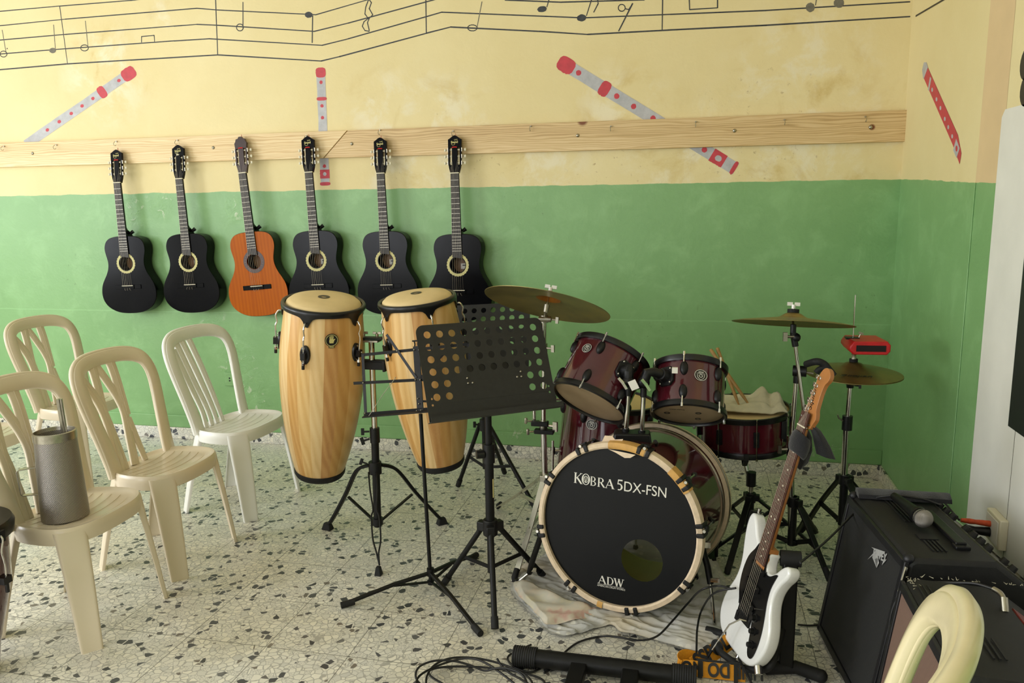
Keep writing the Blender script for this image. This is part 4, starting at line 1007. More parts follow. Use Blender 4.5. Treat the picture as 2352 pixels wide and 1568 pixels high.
# towel: crumpled cloth sheet draped over the head
def towel():
    n = 44; vs = []; fs = []
    k1 = at(1762, 890, YS); k2 = at(1795, 905, YS)
    top = stop
    for i in range(n):
        for j in range(n):
            u = i / (n - 1) * 2 - 1; v = j / (n - 1) * 2 - 1
            rr = 1 + .06 * math.sin(3.1 * u + 5 * v)
            x_ = u * .165 * rr - .02 - .03 * v; y_ = v * .12 * rr + .01
            z_ = .018 + .012 * mnoise.noise(V((u * 2.3, v * 2.3, 3))) + .006 * mnoise.noise(V((u * 7, v * 7, 1)))
            z_ += .05 * math.exp(-(((x_ - .075) / .035) ** 2 + ((y_ - .06 * (1)) / .09) ** 2)) + .045 * math.exp(-(((x_ - .135) / .03) ** 2 + ((y_ - .0) / .1) ** 2))
            z_ -= .012 * math.exp(-((x_ - .105) / .014) ** 2)
            e = max(abs(u), abs(v)); z_ *= (1 - max(0, e - .86) / .14 * .75)
            vs.append(top + sx_ * 0 + V((x_, y_, z_ + .012)))
    for i in range(n - 1):
        for j in range(n - 1): fs.append((i * n + j, (i + 1) * n + j, (i + 1) * n + j + 1, i * n + j + 1))
    q = MB(); q.add(vs, fs); ob = single(q, 'towel', mat('cream_terry_cloth', S(226, 218, 184), .95, 0, .06, 30, .9, 500, bd=.002, sheen=.3), 'cream terry towel crumpled on the snare drum', 'towel', stop, angle=180)
    md = ob.modifiers.new('thick', 'SOLIDIFY'); md.thickness = .006; md.offset = 1
towel()
for (a, b), lab in ((((1678, 880), (1697, 930)), 'wooden drumstick on the towel, nearer the rack tom'), (((1684, 877), (1721, 930)), 'wooden drumstick on the towel, right one of the pair')):
    pb_ = at(*b, YS - .05); pa_ = at(*a, YS + .02); d = (pb_ - pa_).normalized(); L_ = (pb_ - pa_).length
    pa_ = pa_ - d * .02
    q = MB(); q.tube([pa_ - d * .16, pa_, pa_ + d * (L_ * .8), pa_ + d * (L_ * .93 + .012), pa_ + d * (L_ + .012), pa_ + d * (L_ + .017), pa_ + d * (L_ + .024)], [.0075, .0075, .0068, .0045, .0035, .0045, .002], 12)
    single(q, 'drumstick', mat('stick_wood', S(176, 138, 80), .5, 0, .15, 40), lab, 'drumstick', pb_, 'drumsticks on the snare')

# ------------------------------------------------------------------ cymbals
def cymbal(name, c, up, r, label, cat='cymbal', group=None, under=False, print_=False):
    prof = [(.006, .024), (.014, .0235), (.03, .019), (.045, .009), (.055, .0035), (.08, .0), (r * .6, -.007), (r * .85, -.014), (r, -.021), (r - .0005, -.0225), (r * .85, -.0155), (r * .6, -.0085), (.08, -.0015), (.055, .0018), (.044, .0075), (.029, .0175), (.014, .0218), (.006, .0222)]
    q = MB(); q.lathe(prof, n=96)
    if under:
        o = [((.05 + .006 * math.sin(3 * a)) * math.cos(a), (.05 + .004 * math.cos(5 * a)) * math.sin(a)) for a in [2 * PI * i / 30 for i in range(30)]]
        q.lathe([(.05, .0035), (.046, .0055), (.03, .0145), (.016, .0195)], n=40, m=1)
    if print_:
        q.text('Zildjian', V((-.07, -.125, -.0065)), V((.05, -.125, -.0065)), V((0, 0, 1)), 2, .0008, shear=.4)
    ob = q.build(name, [M['bronze'], M['bell_orange'], M['badge']], None, origin=(0, 0, 0)); ob['label'] = label; ob['category'] = cat
    if group: ob['group'] = group
    x_, y_, z_ = frame(up, V((1, 0, 0))); ob.matrix_world = Matrix(((x_.x, y_.x, z_.x, c.x), (x_.y, y_.y, z_.y, c.y), (x_.z, y_.z, z_.z, c.z), (0, 0, 0, 1)))
    return ob
YC = -1.25
cup = axis_px(62, -283, 9); cc_ = at(1259, 689, YC); cymbal('cymbal', cc_, cup, .252, 'large crash cymbal tilted over the black music stand, underside showing', under=True)
YD = -1.05
dup_ = axis_px(4, -60, .5); dc = at(1821, 731, YD); cymbal('cymbal', dc, dup_, .232, 'thin crash cymbal seen edge-on at the right, beside the corner')
YH = -1.0
hc = at(1959, 852, YH); hup = V((.01, -.02, 1)).normalized()
cymbal('hi_hat_cymbal', hc + V((0, 0, .014)), hup, .184, 'top cymbal of the hi-hat pair, printed script facing the camera', group='hi-hat cymbals', print_=True)
lo = cymbal('hi_hat_cymbal', hc - V((0, 0, .032)), -hup, .184, 'bottom cymbal of the hi-hat pair, upturned', group='hi-hat cymbals')

# ------------------------------------------------------------------ stands
def stand_leg(t, a, b, mt, w=.022, th=.008, foot=True, hint=(0, 0, 1), arc=.0, name='leg', footm='rubber'):
    """flat metal leg from hub a to floor b with a rubber foot"""
    a = V(a); b = V(b); d = (b - a); s = d.cross(V((0, 0, 1))).normalized(); mid = (a + b) / 2 + V((0, 0, arc)); q = MB()
    pts = spline([a, mid, b + V((0, 0, .012))], 6); q.band(pts, s, w, th); lg_ = part(q, name, M[mt], t)
    if foot:
        f = MB(); dd = d.normalized(); f.tube([b - dd * .045 + V((0, 0, .02)), b - dd * .012 + V((0, 0, .016)), b + V((0, 0, .0065))], [.010, .013, .0065], 12); part(f, 'rubber_foot', M[footm], lg_)
    return mid
def tri(t, c, zh, zc, feet, mt, w=.022, th=.008, arc=.015, hub='black_plastic', rh=.022, brace=True):
    for p in feet:
        p = V(p); d = V((p.x - c.x, p.y - c.y, 0)).normalized(); a = V((c.x, c.y, zh)) + d * rh
        mid = stand_leg(t, a, p, mt, w, th, arc=arc)
        if brace:
            q = MB(); e = a + (p - a) * .5 + V((0, 0, arc * .8)); q.beam(V((c.x, c.y, zc)) + d * .012, e, w * .7, th * .6, hint=V((0, 0, 1)).cross(d)); part(q, 'brace', M[mt], t)
    q = MB(); q.cyl((c.x, c.y, zc - .014), (c.x, c.y, zh + .02), rh * .74, n=16); q.cyl((c.x, c.y, zh - .022), (c.x, c.y, zh + .02), rh, n=20)
    for p in feet:
        d = V((p[0] - c.x, p[1] - c.y, 0)).normalized(); q.box(V((c.x, c.y, zh)) + d * rh, (.03, .026, .026), 0, (d, V((-d.y, d.x, 0)), V((0, 0, 1)))); q.box(V((c.x, c.y, zc)) + d * rh * .7, (.02, .016, .018), 0, (d, V((-d.y, d.x, 0)), V((0, 0, 1))))
    part(q, 'leg_hub', M[hub], t, bevel=.002)
def wing(q, c, up, m=0, s=1.0):
    x_, y_, z_ = frame(up, V((1, 0, 0)))
    q.cyl(c, c + z_ * .014 * s, .007 * s, n=12, m=m)
    for sg in (-1, 1): q.box(c + x_ * sg * .012 * s + z_ * .016 * s, (.018 * s, .005 * s, .012 * s), m, (x_, y_, z_))
def knob(q, c, d, m=0, s=1.0):
    d = V(d).normalized(); q.cyl(c, V(c) + d * .022 * s, .004 * s, n=8, m=m); x_, y_, z_ = frame(d); q.box(V(c) + d * .026 * s, (.026 * s, .008 * s, .012 * s), m, (x_, y_, z_))
# chrome crash stand
cb = fl(1250, 1215); cb = V((at(1253, 1085, YC + .05).x, YC + .05, 0)); t5 = thing('cymbal_stand', 'chrome cymbal stand between the music stand and the bass drum', 'cymbal stand', cb, 'chrome drum hardware stands')
top_t = at(1250, 732, cb.y); q = MB(); q.cyl((cb.x, cb.y, .17), at(1248, 975, cb.y), .0125, n=16); part(q, 'lower_tube', M['chrome'], t5)
q = MB(); q.cyl(at(1248, 1000, cb.y), top_t, .0095, n=16); part(q, 'upper_tube', M['chrome'], t5)
q = MB(); q.cyl(top_t + V((0, 0, -.015)), top_t + V((0, 0, .015)), .016, n=16); q.cyl(top_t + V((-.02, -.01, 0)), top_t + V((.03, -.01, 0)), .012, n=14); knob(q, top_t + V((.03, -.01, 0)), (1, -.2, -.1)); q.cyl(top_t, cc_ - cup * .02, .0055, n=10); q.tube([cc_ - cup * .05, cc_ - cup * .02], [.009, .012], 12); part(q, 'tilter', M['steel'], t5)
q = MB(); q.cyl(cc_ + cup * .022, cc_ + cup * .034, .021, n=20, m=1); q.cyl(cc_ - cup * .02, cc_ + cup * .05, .0035, n=8, m=0); wing(q, cc_ + cup * .036, cup, 2, 1.15); part(q, 'wing_nut', [M['chrome'], M['rubber'], M['wingwhite']], t5)
for py, s_ in ((798, 1), (975, 1.4)):
    p = at(1248, py, cb.y); q = MB(); q.cyl(p - V((0, 0, .018)), p + V((0, 0, .018)), .017, n=18); knob(q, p + V((.015, -.01, 0)), (1, -.3, 0), 0, 1.1 * s_); part(q, 'height_clamp', M['steel'], t5)
q = MB(); p = at(1240, 972, cb.y - .01); q.box(p, (.07, .03, .02)); q.box(p + V((.02, -.01, -.03)), (.08, .035, .018)); knob(q, p + V((-.03, -.01, .01)), (-1, -.2, .1), 1); knob(q, p + V((-.02, -.02, -.03)), (-1, -.4, 0), 1); part(q, 'multi_clamp', [M['black_metal'], M['steel']], t5, bevel=.003)
q = MB(); p = at(1227, 960, cb.y - .0); q.cyl(p - V((0, 0, .03)), p + V((0, 0, .09)), .007, n=12); part(q, 'side_rod', M['chrome'], t5)
tri(t5, cb, .325, .19, [fl(1143, 1170), fl(1180, 1342), V((cb.x + .3, cb.y + .12, 0))], 'chrome', .024, .006, .0, 'steel', .018)
# right-hand black and chrome cymbal stand
db = V((at(1818, 1240, YD - .1).x, YD - .1, 0)); t6 = thing('cymbal_stand', 'boom cymbal stand with black joints behind the white electric guitar', 'cymbal stand', db, 'chrome drum hardware stands')
J = at(1832, 850, db.y)
q = MB(); q.cyl((db.x, db.y, .1), at(1815, 1000, db.y), .0135, n=16); part(q, 'lower_tube', M['chrome'], t6)
q = MB(); q.cyl(at(1816, 1040, db.y), at(1830, 862, db.y), .010, n=16); part(q, 'upper_tube', M['chrome'], t6)
q = MB(); p = at(1820, 1030, db.y); q.cyl(p + V((0, 0, -.03)), p + V((0, 0, .03)), .02, n=18); knob(q, p + V((-.02, -.01, 0)), (-1, -.3, 0), 1, 1.2); part(q, 'height_clamp', [M['black_plastic'], M['steel']], t6)
q = MB(); b0 = at(1848, 955, db.y - .03); b1_ = at(1827, 795, db.y - .03); q.cyl(b0, b1_, .0075, n=14); part(q, 'boom_arm', M['chrome'], t6)
q = MB(); q.cyl(J + V((-.018, -.01, 0)), J + V((.03, -.02, 0)), .021, n=20); q.cyl(J + V((0, 0, -.05)), J + V((0, 0, 0)), .015, n=16); q.cyl(J + V((.03, -.02, -.003)), J + V((.055, -.025, -.006)), .004, n=8, m=1); part(q, 'boom_joint', [M['black_plastic'], M['steel']], t6)
dt = at(1822, 752, db.y - .03); q = MB(); q.cyl(b1_, dt + V((0, 0, -.02)), .012, n=14); q.sph(at(1828, 775, db.y - .03), .018, 12); knob(q, at(1824, 773, db.y - .04), (-1, -.2, 0), 1, 1.3); q.cyl(dt + V((0, 0, -.02)), dt + V((0, 0, .012)), .011, n=12); q.cyl(dt, dc - dup_ * .0, .005, n=10, m=1); part(q, 'tilter', [M['black_plastic'], M['steel']], t6)
q = MB(); q.cyl(dc + dup_ * .022, dc + dup_ * .036, .0225, n=20, m=1); q.cyl(dc - dup_ * .02, dc + dup_ * .05, .0035, n=8); wing(q, dc + dup_ * .038, dup_, 2, 1.15); part(q, 'wing_nut', [M['chrome'], M['rubber'], M['wingwhite']], t6)
tri(t6, db, .27, .1, [fl(1905, 1340), V((db.x - .3, db.y + .06, 0)), V((db.x + .14, db.y + .33, 0))], 'black_metal', .026, .01, .01)
# hi-hat stand
hb = V((at(1939, 1110, YH).x, YH, 0)); t7 = thing('hi_hat_stand', 'hi-hat stand with bare rod on top, nearest the room corner', 'cymbal stand', hb, 'chrome drum hardware stands')
q = MB(); q.cyl((hb.x, hb.y, .05), at(1945, 960, YH), .0135, n=16); part(q, 'lower_tube', M['chrome'], t7)
q = MB(); q.cyl(at(1945, 985, YH), at(1953, 885, YH), .0105, n=16); part(q, 'upper_tube', M['chrome'], t7)
q = MB(); q.cyl(at(1953, 890, YH), at(1965, 677, YH), .003, n=10); part(q, 'pull_rod', M['chrome'], t7)
q = MB(); p = at(1946, 970, YH); q.cyl(p + V((0, 0, -.03)), p + V((0, 0, .028)), .02, n=18); q.band([p + V((-.02, -.01, .01)), p + V((-.035, -.012, .02)), p + V((-.04, -.012, .035))], (0, 1, 0), .014, .006, 1); part(q, 'height_clamp', [M['black_plastic'], M['steel']], t7)
q = MB(); p = at(1953, 880, YH); q.lathe([(.013, -.018), (.016, .0), (.024, .008), (.024, .012), (0, .012)], p, (0, 0, 1), 20); knob(q, p + V((.014, -.01, -.006)), (1, -.3, 0), 0, .8); part(q, 'cymbal_seat', M['black_plastic'], t7)
q = MB(); q.cyl(hc + V((0, 0, .038)), hc + V((0, 0, .05)), .016, n=18); q.lathe([(.01, .05), (.008, .065), (.011, .07), (.006, .08)], hc, (0, 0, 1), 16, m=1); part(q, 'clutch', [M['rubber'], M['steel']], t7)
hub_ = at(1937, 1100, YH)
tri(t7, hb, hub_.z, .14, [fl(1850, 1160) + V((-.06, -.35, 0)), V((hb.x + .24, hb.y + .14, 0)), V((hb.x + .16, hb.y - .36, 0))], 'black_metal', .03, .01, .02)
# red block on the hi-hat rod
rb = at(1985, 792, YH); t8 = thing('jam_block', 'bright red plastic jam block clamped on the hi-hat rod', 'percussion block', rb)
ux = V((1, .06, .0)).normalized(); uy = V((0, 0, 1)).cross(ux); q = MB()
c0 = at(1992, 794, YH - .03)
o_ = [(-.088, .0), (-.07, .026), (.07, .026), (.088, .010), (.088, -.012), (.07, -.03), (-.07, -.03), (-.088, -.012)]
def blk(off, k, hk=1.0): return [c0 + ux * x_ * k + V((0, 0, z_ * k * hk)) + uy * off for x_, z_ in [(-.078, .004), (-.064, .026), (.06, .026), (.072, .012), (.072, -.012), (.06, -.026), (-.064, -.026), (-.078, -.008)]]
q.loft([blk(.11, .88), blk(.104, .95), blk(-.05, 1.0), blk(-.055, .97)], True, True)
part(q, 'body', M['red_plastic'], t8, bevel=.003)
q = MB(); q.box(c0 - uy * .0555 + V((.0, 0, -.001)), (.108, .002, .024), 0, (ux, uy, V((0, 0, 1)))); part(q, 'slot', M['dark_hole'], t8)
q = MB(); p = at(1957, 776, YH); q.box(p, (.05, .04, .006)); knob(q, p + V((.025, 0, .003)), (.4, 0, 1), 1, .7); part(q, 'clamp', [M['black_metal'], M['steel']], t8)
# snare stand
sb = V((at(1722, 1180, YS - .02).x, YS - .02, 0)); t9 = thing('snare_stand', 'black and chrome stand under the snare drum', 'drum stand', sb, 'chrome drum hardware stands')
q = MB(); q.cyl((sb.x, sb.y, .06), (sb.x, sb.y, .3), .0115, n=16); part(q, 'lower_tube', M['chrome'], t9)
bsk = s0 - sax * .06; q = MB(); q.cyl((sb.x, sb.y, .26), tuple(bsk), .010, n=14, m=0); q.sph(bsk, .022, 14, 1); q.cyl((sb.x, sb.y, .27), (sb.x, sb.y, .33), .02, n=16, m=1); part(q, 'upper_tube', [M['chrome'], M['black_plastic']], t9)
for a in (30, 150, 270):
    rd = sx_ * math.cos(math.radians(a)) + sy_ * math.sin(math.radians(a)); q = MB(); pts = [bsk + rd * .015, bsk + rd * .08 - sax * .012, s0 + rd * (RS + .005) - sax * .018, s0 + rd * (RS + .022) - sax * .004, s0 + rd * (RS + .022) + sax * .02]
    q.band(spline(pts, 5), sax.cross(rd), .018, .009); part(q, 'basket_arm', M['rubber'], t9)
tri(t9, sb, .22, .09, [V((sb.x + .28, sb.y - .02, 0)), V((sb.x - .1, sb.y - .3, 0)), V((sb.x - .12, sb.y + .24, 0))], 'black_metal', .024, .01, .01)
# hanging rubber beater foot beside the bass drum
pb0 = at(1655, 1225, -1.15); q = MB(); tt_ = thing('bass_drum_pedal', 'black bass drum pedal half hidden behind the bass drum', 'drum pedal', (.06, -1.12, 0))
q.box((.06, -1.05, .012), (.12, .3, .018)); q.box((.06, -1.03, .05), (.085, .26, .012), 0, (V((1, 0, 0)), V((0, .97, -.22)), V((0, .22, .97)))); part(q, 'footboard', M['black_metal'], tt_, bevel=.003)
q = MB(); q.cyl((.0, -1.17, .02), (.0, -1.17, .24), .007, n=10); q.cyl((.12, -1.17, .02), (.12, -1.17, .24), .007, n=10); q.cyl((.0, -1.17, .24), (.12, -1.17, .24), .009, n=12); q.cyl((.06, -1.17, .24), (.06, -1.15, .4), .004, n=8, m=1); part(q, 'frame', [M['black_metal'], M['chrome']], tt_)
q = MB(); q.cyl((.06, -1.17, .40), (.06, -1.12, .4), .024, n=16); part(q, 'beater', M['rubber'], tt_)
# ------------------------------------------------------------------ congas
def conga(label, bpx, tpx, yb, yt, ph, lph, emblem):
    B_ = at(*bpx, yb); T_ = at(*tpx, yt); ax = (T_ - B_).normalized(); L = (T_ - B_).length; k = L / .76
    t = thing('conga', label, 'drum', B_, 'pale wood congas on a double stand')
    x, y, z = frame(ax, V((0, 0, 1)) if False else V((1, 0, 0)))
    prof = [(.090, .0), (.1005, .015), (.116, .07), (.132, .14), (.147, .22), (.158, .30), (.1655, .38), (.169, .46), (.168, .54), (.164, .60), (.158, .655), (.152, .71), (.149, .735)]
    prof = [(r * k, h * k) for r, h in prof]; pp = [(p.x, p.y) for p in spline(prof, 4)]
    q = MB(); n = 80; seq = [0, 1, 2, 0, 1, 0, 3, 1, 2, 0, 1, 3, 0, 2, 1, 0, 2, 3, 1, 0]
    q.lathe(pp, B_, ax, n, mf=lambda i, j: seq[((j + ph) % n) * 20 // n], hint=V((1, 0, 0)))
    part(q, 'shell', [M['stave0'], M['stave1'], M['stave2'], M['stave3']], t, angle=60)
    q = MB(); q.lathe([(.088 * k, -.006 * k), (.098 * k, -.008 * k), (.1045 * k, .004 * k), (.1055 * k, .018 * k), (.101 * k, .021 * k)], B_, ax, 64, hint=V((1, 0, 0))); q.lathe([(0, -.004 * k), (.09 * k, -.004 * k)], B_, ax, 40); part(q, 'bottom_ring', M['rubber'], t)
    q = MB(); q.lathe([(0, .764 * k), (.08 * k, .763 * k), (.128 * k, .757 * k), (.143 * k, .745 * k), (.150 * k, .725 * k)], B_, ax, 64, hint=V((1, 0, 0))); hd = part(q, 'head', M['conga_head'], t)
    q = MB(); c = B_ + ax * (.7652 * k); q.shape([(math.cos(a) * .023 * k, math.sin(a) * .023 * k) for a in [2 * PI * i / 28 for i in range(28)]], [[(math.cos(a) * .012 * k, -.003 + math.sin(a) * .008 * k) for a in [2 * PI * i / 14 for i in range(14)]]], c, x, y, .0008); part(q, 'head_print', M['badge'], hd)
    # rim: collar with six drooping tabs
    q = MB(); n = 96; rings = []
    lugs = 5; P = lambda a, r, h: B_ + (x * math.cos(a) + y * math.sin(a)) * r * k + z * h * k
    for rr, hh, dr in ((.149, .742, 0), (.155, .747, 0), (.161, .745, 0), (.164, .739, 0), (.164, .730, 0), (.160, .722, 1), (.154, .722, 1), (.151, .735, 0)):
        ring = []
        for j in range(n):
            a = 2 * PI * j / n; d = min(abs(((a - ph_a) + PI / lugs) % (2 * PI / lugs) - PI / lugs) for ph_a in (lph,))
            drop = math.exp(-(d / .09) ** 2) * .034 + math.exp(-(d / .2) ** 2) * .010
            ring.append(P(a, rr, hh - dr * drop))
        rings.append(ring)
    q.loft(rings, True, False, loop=True); part(q, 'rim', M['hooprib'], t, angle=60)
    for i in range(lugs):
        a = lph + 2 * PI * i / lugs; rd = x * math.cos(a) + y * math.sin(a); tg = z.cross(rd); rs = lambda h: (.166 if h < .5 else .152 + (.71 - h) * .08)
        q = MB(); hz = .575
        q.loft([[P(a, .1655 + dd, hz) + tg * (wx * .021 * k * math.cos(b)) + z * (wx * .038 * k * math.sin(b)) for b in [2 * PI * m / 20 for m in range(20)]] for dd, wx in ((-.004, 1), (.004, 1), (.007, .9), (.008, .5))], True, True)
        q.box(P(a, .180, hz), (.024 * k, .018 * k, .028 * k), 0, (rd, tg, z))
        for s_ in (-1, 1): q.cyl(P(a, .172, hz + s_ * .028), P(a, .176, hz + s_ * .028), .0045, n=10, m=1)
        q.tube(spline([P(a, .164, .70), P(a, .172, .70), P(a, .180, .69), P(a, .184, .675), P(a, .179, .655), P(a, .185, .635), P(a, .183, .60), P(a, .183, .545)], 5), .0032, 8, 1)
        q.cyl(P(a, .183, .548), P(a, .183, .538), .0075, n=6, m=1); q.cyl(P(a, .183, .538), P(a, .183, .522), .0065, n=10, m=0)
        part(q, 'tuning_lug', [M['hooprib'], M['chrome']], t)
    if emblem:
        d = ray(*emblem).normalized(); best = None
        for m in range(720):
            a = 2 * PI * m / 720
            for hh in [.5 + .01 * j for j in range(16)]:
                w = P(a, .1665, hh); rd = x * math.cos(a) + y * math.sin(a)
                if (CAM - w).dot(rd) <= 0: continue
                e = (w - CAM).normalized().cross(d).length
                if best is None or e < best[0]: best = (e, w, rd)
        o, rd = best[1], best[2]; u = z.cross(rd).normalized(); q = MB()
        e = lambda kk, n_=28: [(math.cos(a) * .027 * kk, math.sin(a) * .027 * kk) for a in [2 * PI * i / n_ for i in range(n_)]]
        q.shape(e(1), [], o, u, z, .004, 0); q.shape(e(.9), [e(.83)], o + rd * .0022, u, z, .0008, 1)
        q.shape([(-.008, -.012), (.007, -.012), (.010, .0), (.014, .004), (.012, .007), (.006, .003), (.006, .007), (-.008, .007), (-.010, -.004)], [], o + rd * .0024, u, z, .0008, 1)
        for i, (dx, l) in enumerate(((-.007, .017), (-.003, .02), (.001, .0205), (.005, .018))): q.beam(o + rd * .0024 + u * dx + z * .006, o + rd * .0024 + u * dx * 1.2 + z * l, .0028, .0008, hint=rd, m=1)
        q.box(o + rd * .001 - z * .027, (.022, .003, .012), 0, (u, rd, z)); q.text('502', o + rd * .003 - z * .031 - u * .009, o + rd * .003 - z * .031 + u * .009, rd, 1, .0006, bold=.02)
        part(q, 'emblem', [M['badge'], M['gold_print']], t)
    return B_, ax, k
conga('left conga, straight, with a round hand emblem on its staves', (735, 1082), (744, 684), -1.20, -1.29, 2, math.radians(-88), (762, 781))
conga('right conga, leaning, half hidden behind the perforated music stand', (1013, 1062), (956, 675), -1.16, -1.25, 6, math.radians(-54), None)
# double stand
kb = V((at(868, 1215, -1.23).x, -1.23, 0)); t = thing('conga_stand', 'double conga stand with chrome pole and black tripod base', 'drum stand', kb)
pt = at(853, 782, -1.23); pm_ = at(861, 1000, -1.23)
q = MB(); q.cyl(pm_ + V((0, 0, -.05)), pt, .0125, n=18); part(q, 'pole', M['chrome'], t)
q = MB(); q.cyl((kb.x, kb.y, .06), pm_ + V((0, 0, .02)), .0165, n=18); part(q, 'lower_pole', M['black_metal'], t)
q = MB(); q.cyl(pm_ + V((0, 0, -.03)), pm_ + V((0, 0, .035)), .021, n=18); knob(q, pm_ + V((-.02, -.01, .02)), (-1, -.3, 0), 0, 1.1); knob(q, pm_ + V((-.02, -.012, -.012)), (-1, -.4, -.3), 0, 1.2); part(q, 'height_clamp', M['black_plastic'], t)
q = MB(); q.box(pt, (.075, .05, .008), 1); q.box(pt + V((0, 0, .012)), (.115, .045, .006), 0)
for s_ in (-1, 1):
    q.box(pt + V((s_ * .062, 0, -.012)), (.004, .045, .06), 0); q.cyl(pt + V((s_ * .03, -.008, .01)), pt + V((s_ * .03, -.008, .035)), .0035, n=8, m=1); wing(q, pt + V((s_ * .03, -.008, .02)), V((0, 0, 1)), 1, .9)
part(q, 'top_bracket', [M['black_metal'], M['steel']], t, bevel=.001)
pk = at(858, 838, -1.23); q = MB(); q.box(pk, (.105, .04, .034)); q.box(pk + V((0, 0, .008)), (.11, .03, .03))
for s_ in (-1, 1): q.box(pk + V((s_ * .054, 0, 0)), (.012, .05, .048))
part(q, 'spacer_block', M['rubber'], t, bevel=.003)
hubz = at(868, 1075, -1.23).z
for f in ((753, 1215), (1015, 1203)):
    p = fl(*f); d = V((p.x - kb.x, p.y - kb.y, 0)).normalized(); a = V((kb.x, kb.y, hubz + .01)) + d * .028; sd = d.cross(V((0, 0, 1)))
    q = MB(); pts = spline([a, a + d * .07 + V((0, 0, -.035)), (a + p) / 2 + V((0, 0, .012)) + d * .015, p - d * .03 + V((0, 0, .055)), p + V((0, 0, .02))], 6); q.band(pts, sd, .024, .014); l_ = part(q, 'leg', M['black_metal'], t)
    q = MB(); q.box(p + V((0, 0, .016)), (.05, .036, .032), 0, (d, V((-d.y, d.x, 0)), V((0, 0, 1))), .6); part(q, 'rubber_foot', M['rubber'], l_, bevel=.004)
    q = MB(); q.beam(V((kb.x, kb.y, .085)) + d * .02, (a + p) / 2 + V((0, 0, .005)), .014, .006); part(q, 'brace', M['black_metal'], t)
p = fl(868, 1322); q = MB()
def LL(dx, f): a_ = V((kb.x, kb.y - .03, hubz)); return a_ + (V((p.x, p.y + .01, .03)) - a_) * f + V((dx, 0, 0))
for s_ in (-.018, .018): q.tube(spline([V((kb.x + s_, kb.y - .03, hubz - .01)), LL(s_ * .9, .22), LL(s_ * .45, .42), LL(s_ * .95, .50), LL(s_ * .95, .72), LL(s_ * .25, .86), V((p.x, p.y + .02, .035))], 5), .0035, 8)
l_ = part(q, 'leg', M['black_metal'], t); q = MB(); q.box(p + V((0, .008, .018)), (.028, .03, .036), 0, None, .6); part(q, 'rubber_foot', M['rubber'], l_, bevel=.003)
q = MB(); q.cyl((kb.x, kb.y, hubz - .025), (kb.x, kb.y, hubz + .03), .028, n=18); knob(q, V((kb.x - .03, kb.y - .01, hubz + .02)), (-1, -.2, .4), 0, 1.1); part(q, 'leg_hub', M['black_plastic'], t, bevel=.002)
q = MB(); q.cyl((kb.x, kb.y, .07), (kb.x, kb.y, .1), .024, n=18); part(q, 'lower_hub', M['black_plastic'], t)
# edge of another hand drum at the left border
t = thing('hand_drum', 'dark hand drum cut off by the left edge, its tuning hook in view', 'drum', (-2.36, -2.62, 0))
cx, cy = -2.405, -2.63; e0 = at(14, 1225, -2.5)
hx_, hz_ = fl(0, 1225, .36), .0
ctr = V((at(8, 1225, -2.45).x - .185, -2.45, 0))
zr = at(8, 1225, -2.45).z; q = MB(); q.lathe([(.07, .0), (.085, .1), (.11, .2), (.135, .3), (.142, zr)], (ctr.x, ctr.y, .0), (0, 0, 1), 48); part(q, 'shell', M['maroon'], t)
q = MB(); q.lathe([(.14, zr - .03), (.158, zr - .03), (.162, zr), (.155, zr + .015), (.14, zr + .015), (0, zr + .01)], (ctr.x, ctr.y, 0), (0, 0, 1), 48); part(q, 'rim', M['hooprib'], t)
q = MB(); o = V((ctr.x + .165, ctr.y, 0)); q.box(o + V((0, 0, zr - .012)), (.02, .03, .035), 0); q.tube(spline([o + V((.004, 0, zr - .005)), o + V((.014, 0, zr - .02)), o + V((.004, 0, zr - .06)), o + V((.01, 0, zr - .1)), o + V((.008, 0, zr - .15))], 5), .003, 8, 1); q.box(o + V((0, 0, zr - .15)), (.03, .03, .022), 0); q.cyl(o + V((.008, 0, zr - .16)), o + V((.008, 0, zr - .19)), .006, n=10, m=0); part(q, 'tuning_lug', [M['hooprib'], M['chrome']], t)
# ------------------------------------------------------------------ perforated music stands
def desk(t, TL, u, v, n, w, h, cols, rows, pu, pv, hu0, hv0, skip, r, lipd, rivets=True, rv=None):
    """plate: TL corner, u right, v down, n towards the reader"""
    rc = .028; o = []
    for cx, cy, a0 in ((rc, rc, 180), (w - rc, rc, 270)):
        for i in range(8): a = math.radians(a0 + 90 * i / 7); o.append((cx + rc * math.cos(a), -(cy + rc * math.sin(a))))
    o += [(w, -h), (0, -h)]
    hs = [circ(hu0 + c * pu, -(hv0 + rr * pv), r, 20) for rr in range(rows) for c in range(cols) if not skip(c, rr)]
    for x_, y_ in ((.02, h - .06), (.02, h - .082), (w - .02, h - .06), (w - .02, h - .082)): hs.append(circ(x_, -y_, .004, 10))
    q = MB(); q.shape(o, hs, TL, u, -v, .0016)
    part(q, 'desk', M['desk'], t)
    q = MB(); c = TL + u * (w / 2) + v * h
    q.box(c + n * (lipd / 2), (w + .012, .0018, lipd), 0, (u, v, n)); q.box(c + n * lipd - v * .008, (w + .012, .018, .0018), 0, (u, v, n)); part(q, 'tray', M['desk'], t)
    if rivets:
        q = MB()
        for x_, y_ in rv:
            for dx, dy in ((0, 0), (0, .018), (.017, .018) if x_ < w / 2 else (-.017, .018)): q.sph(TL + u * (x_ + dx) + v * (y_ + dy) + n * .001, .0045, 10, 0, (1, 1, 1))
        part(q, 'rivets', M['steel'], t)
G = para([(981, 769), (1224, 751), (1251, 885), (1006, 912)], .41)
u = (G[1] - G[0]).normalized(); v0 = (G[3] - G[0]); v = (v0 - u * u.dot(v0)).normalized(); n = v.cross(u).normalized()
if n.dot(CAM - G[0]) < 0: n = -n
pu = .41 / 9; pv = v0.length / 5
w = pu * (9 + 1.72); h = pv * (5 + .8 + 1.95); TL = G[0] - u * pu * .86 - v * pv * .8
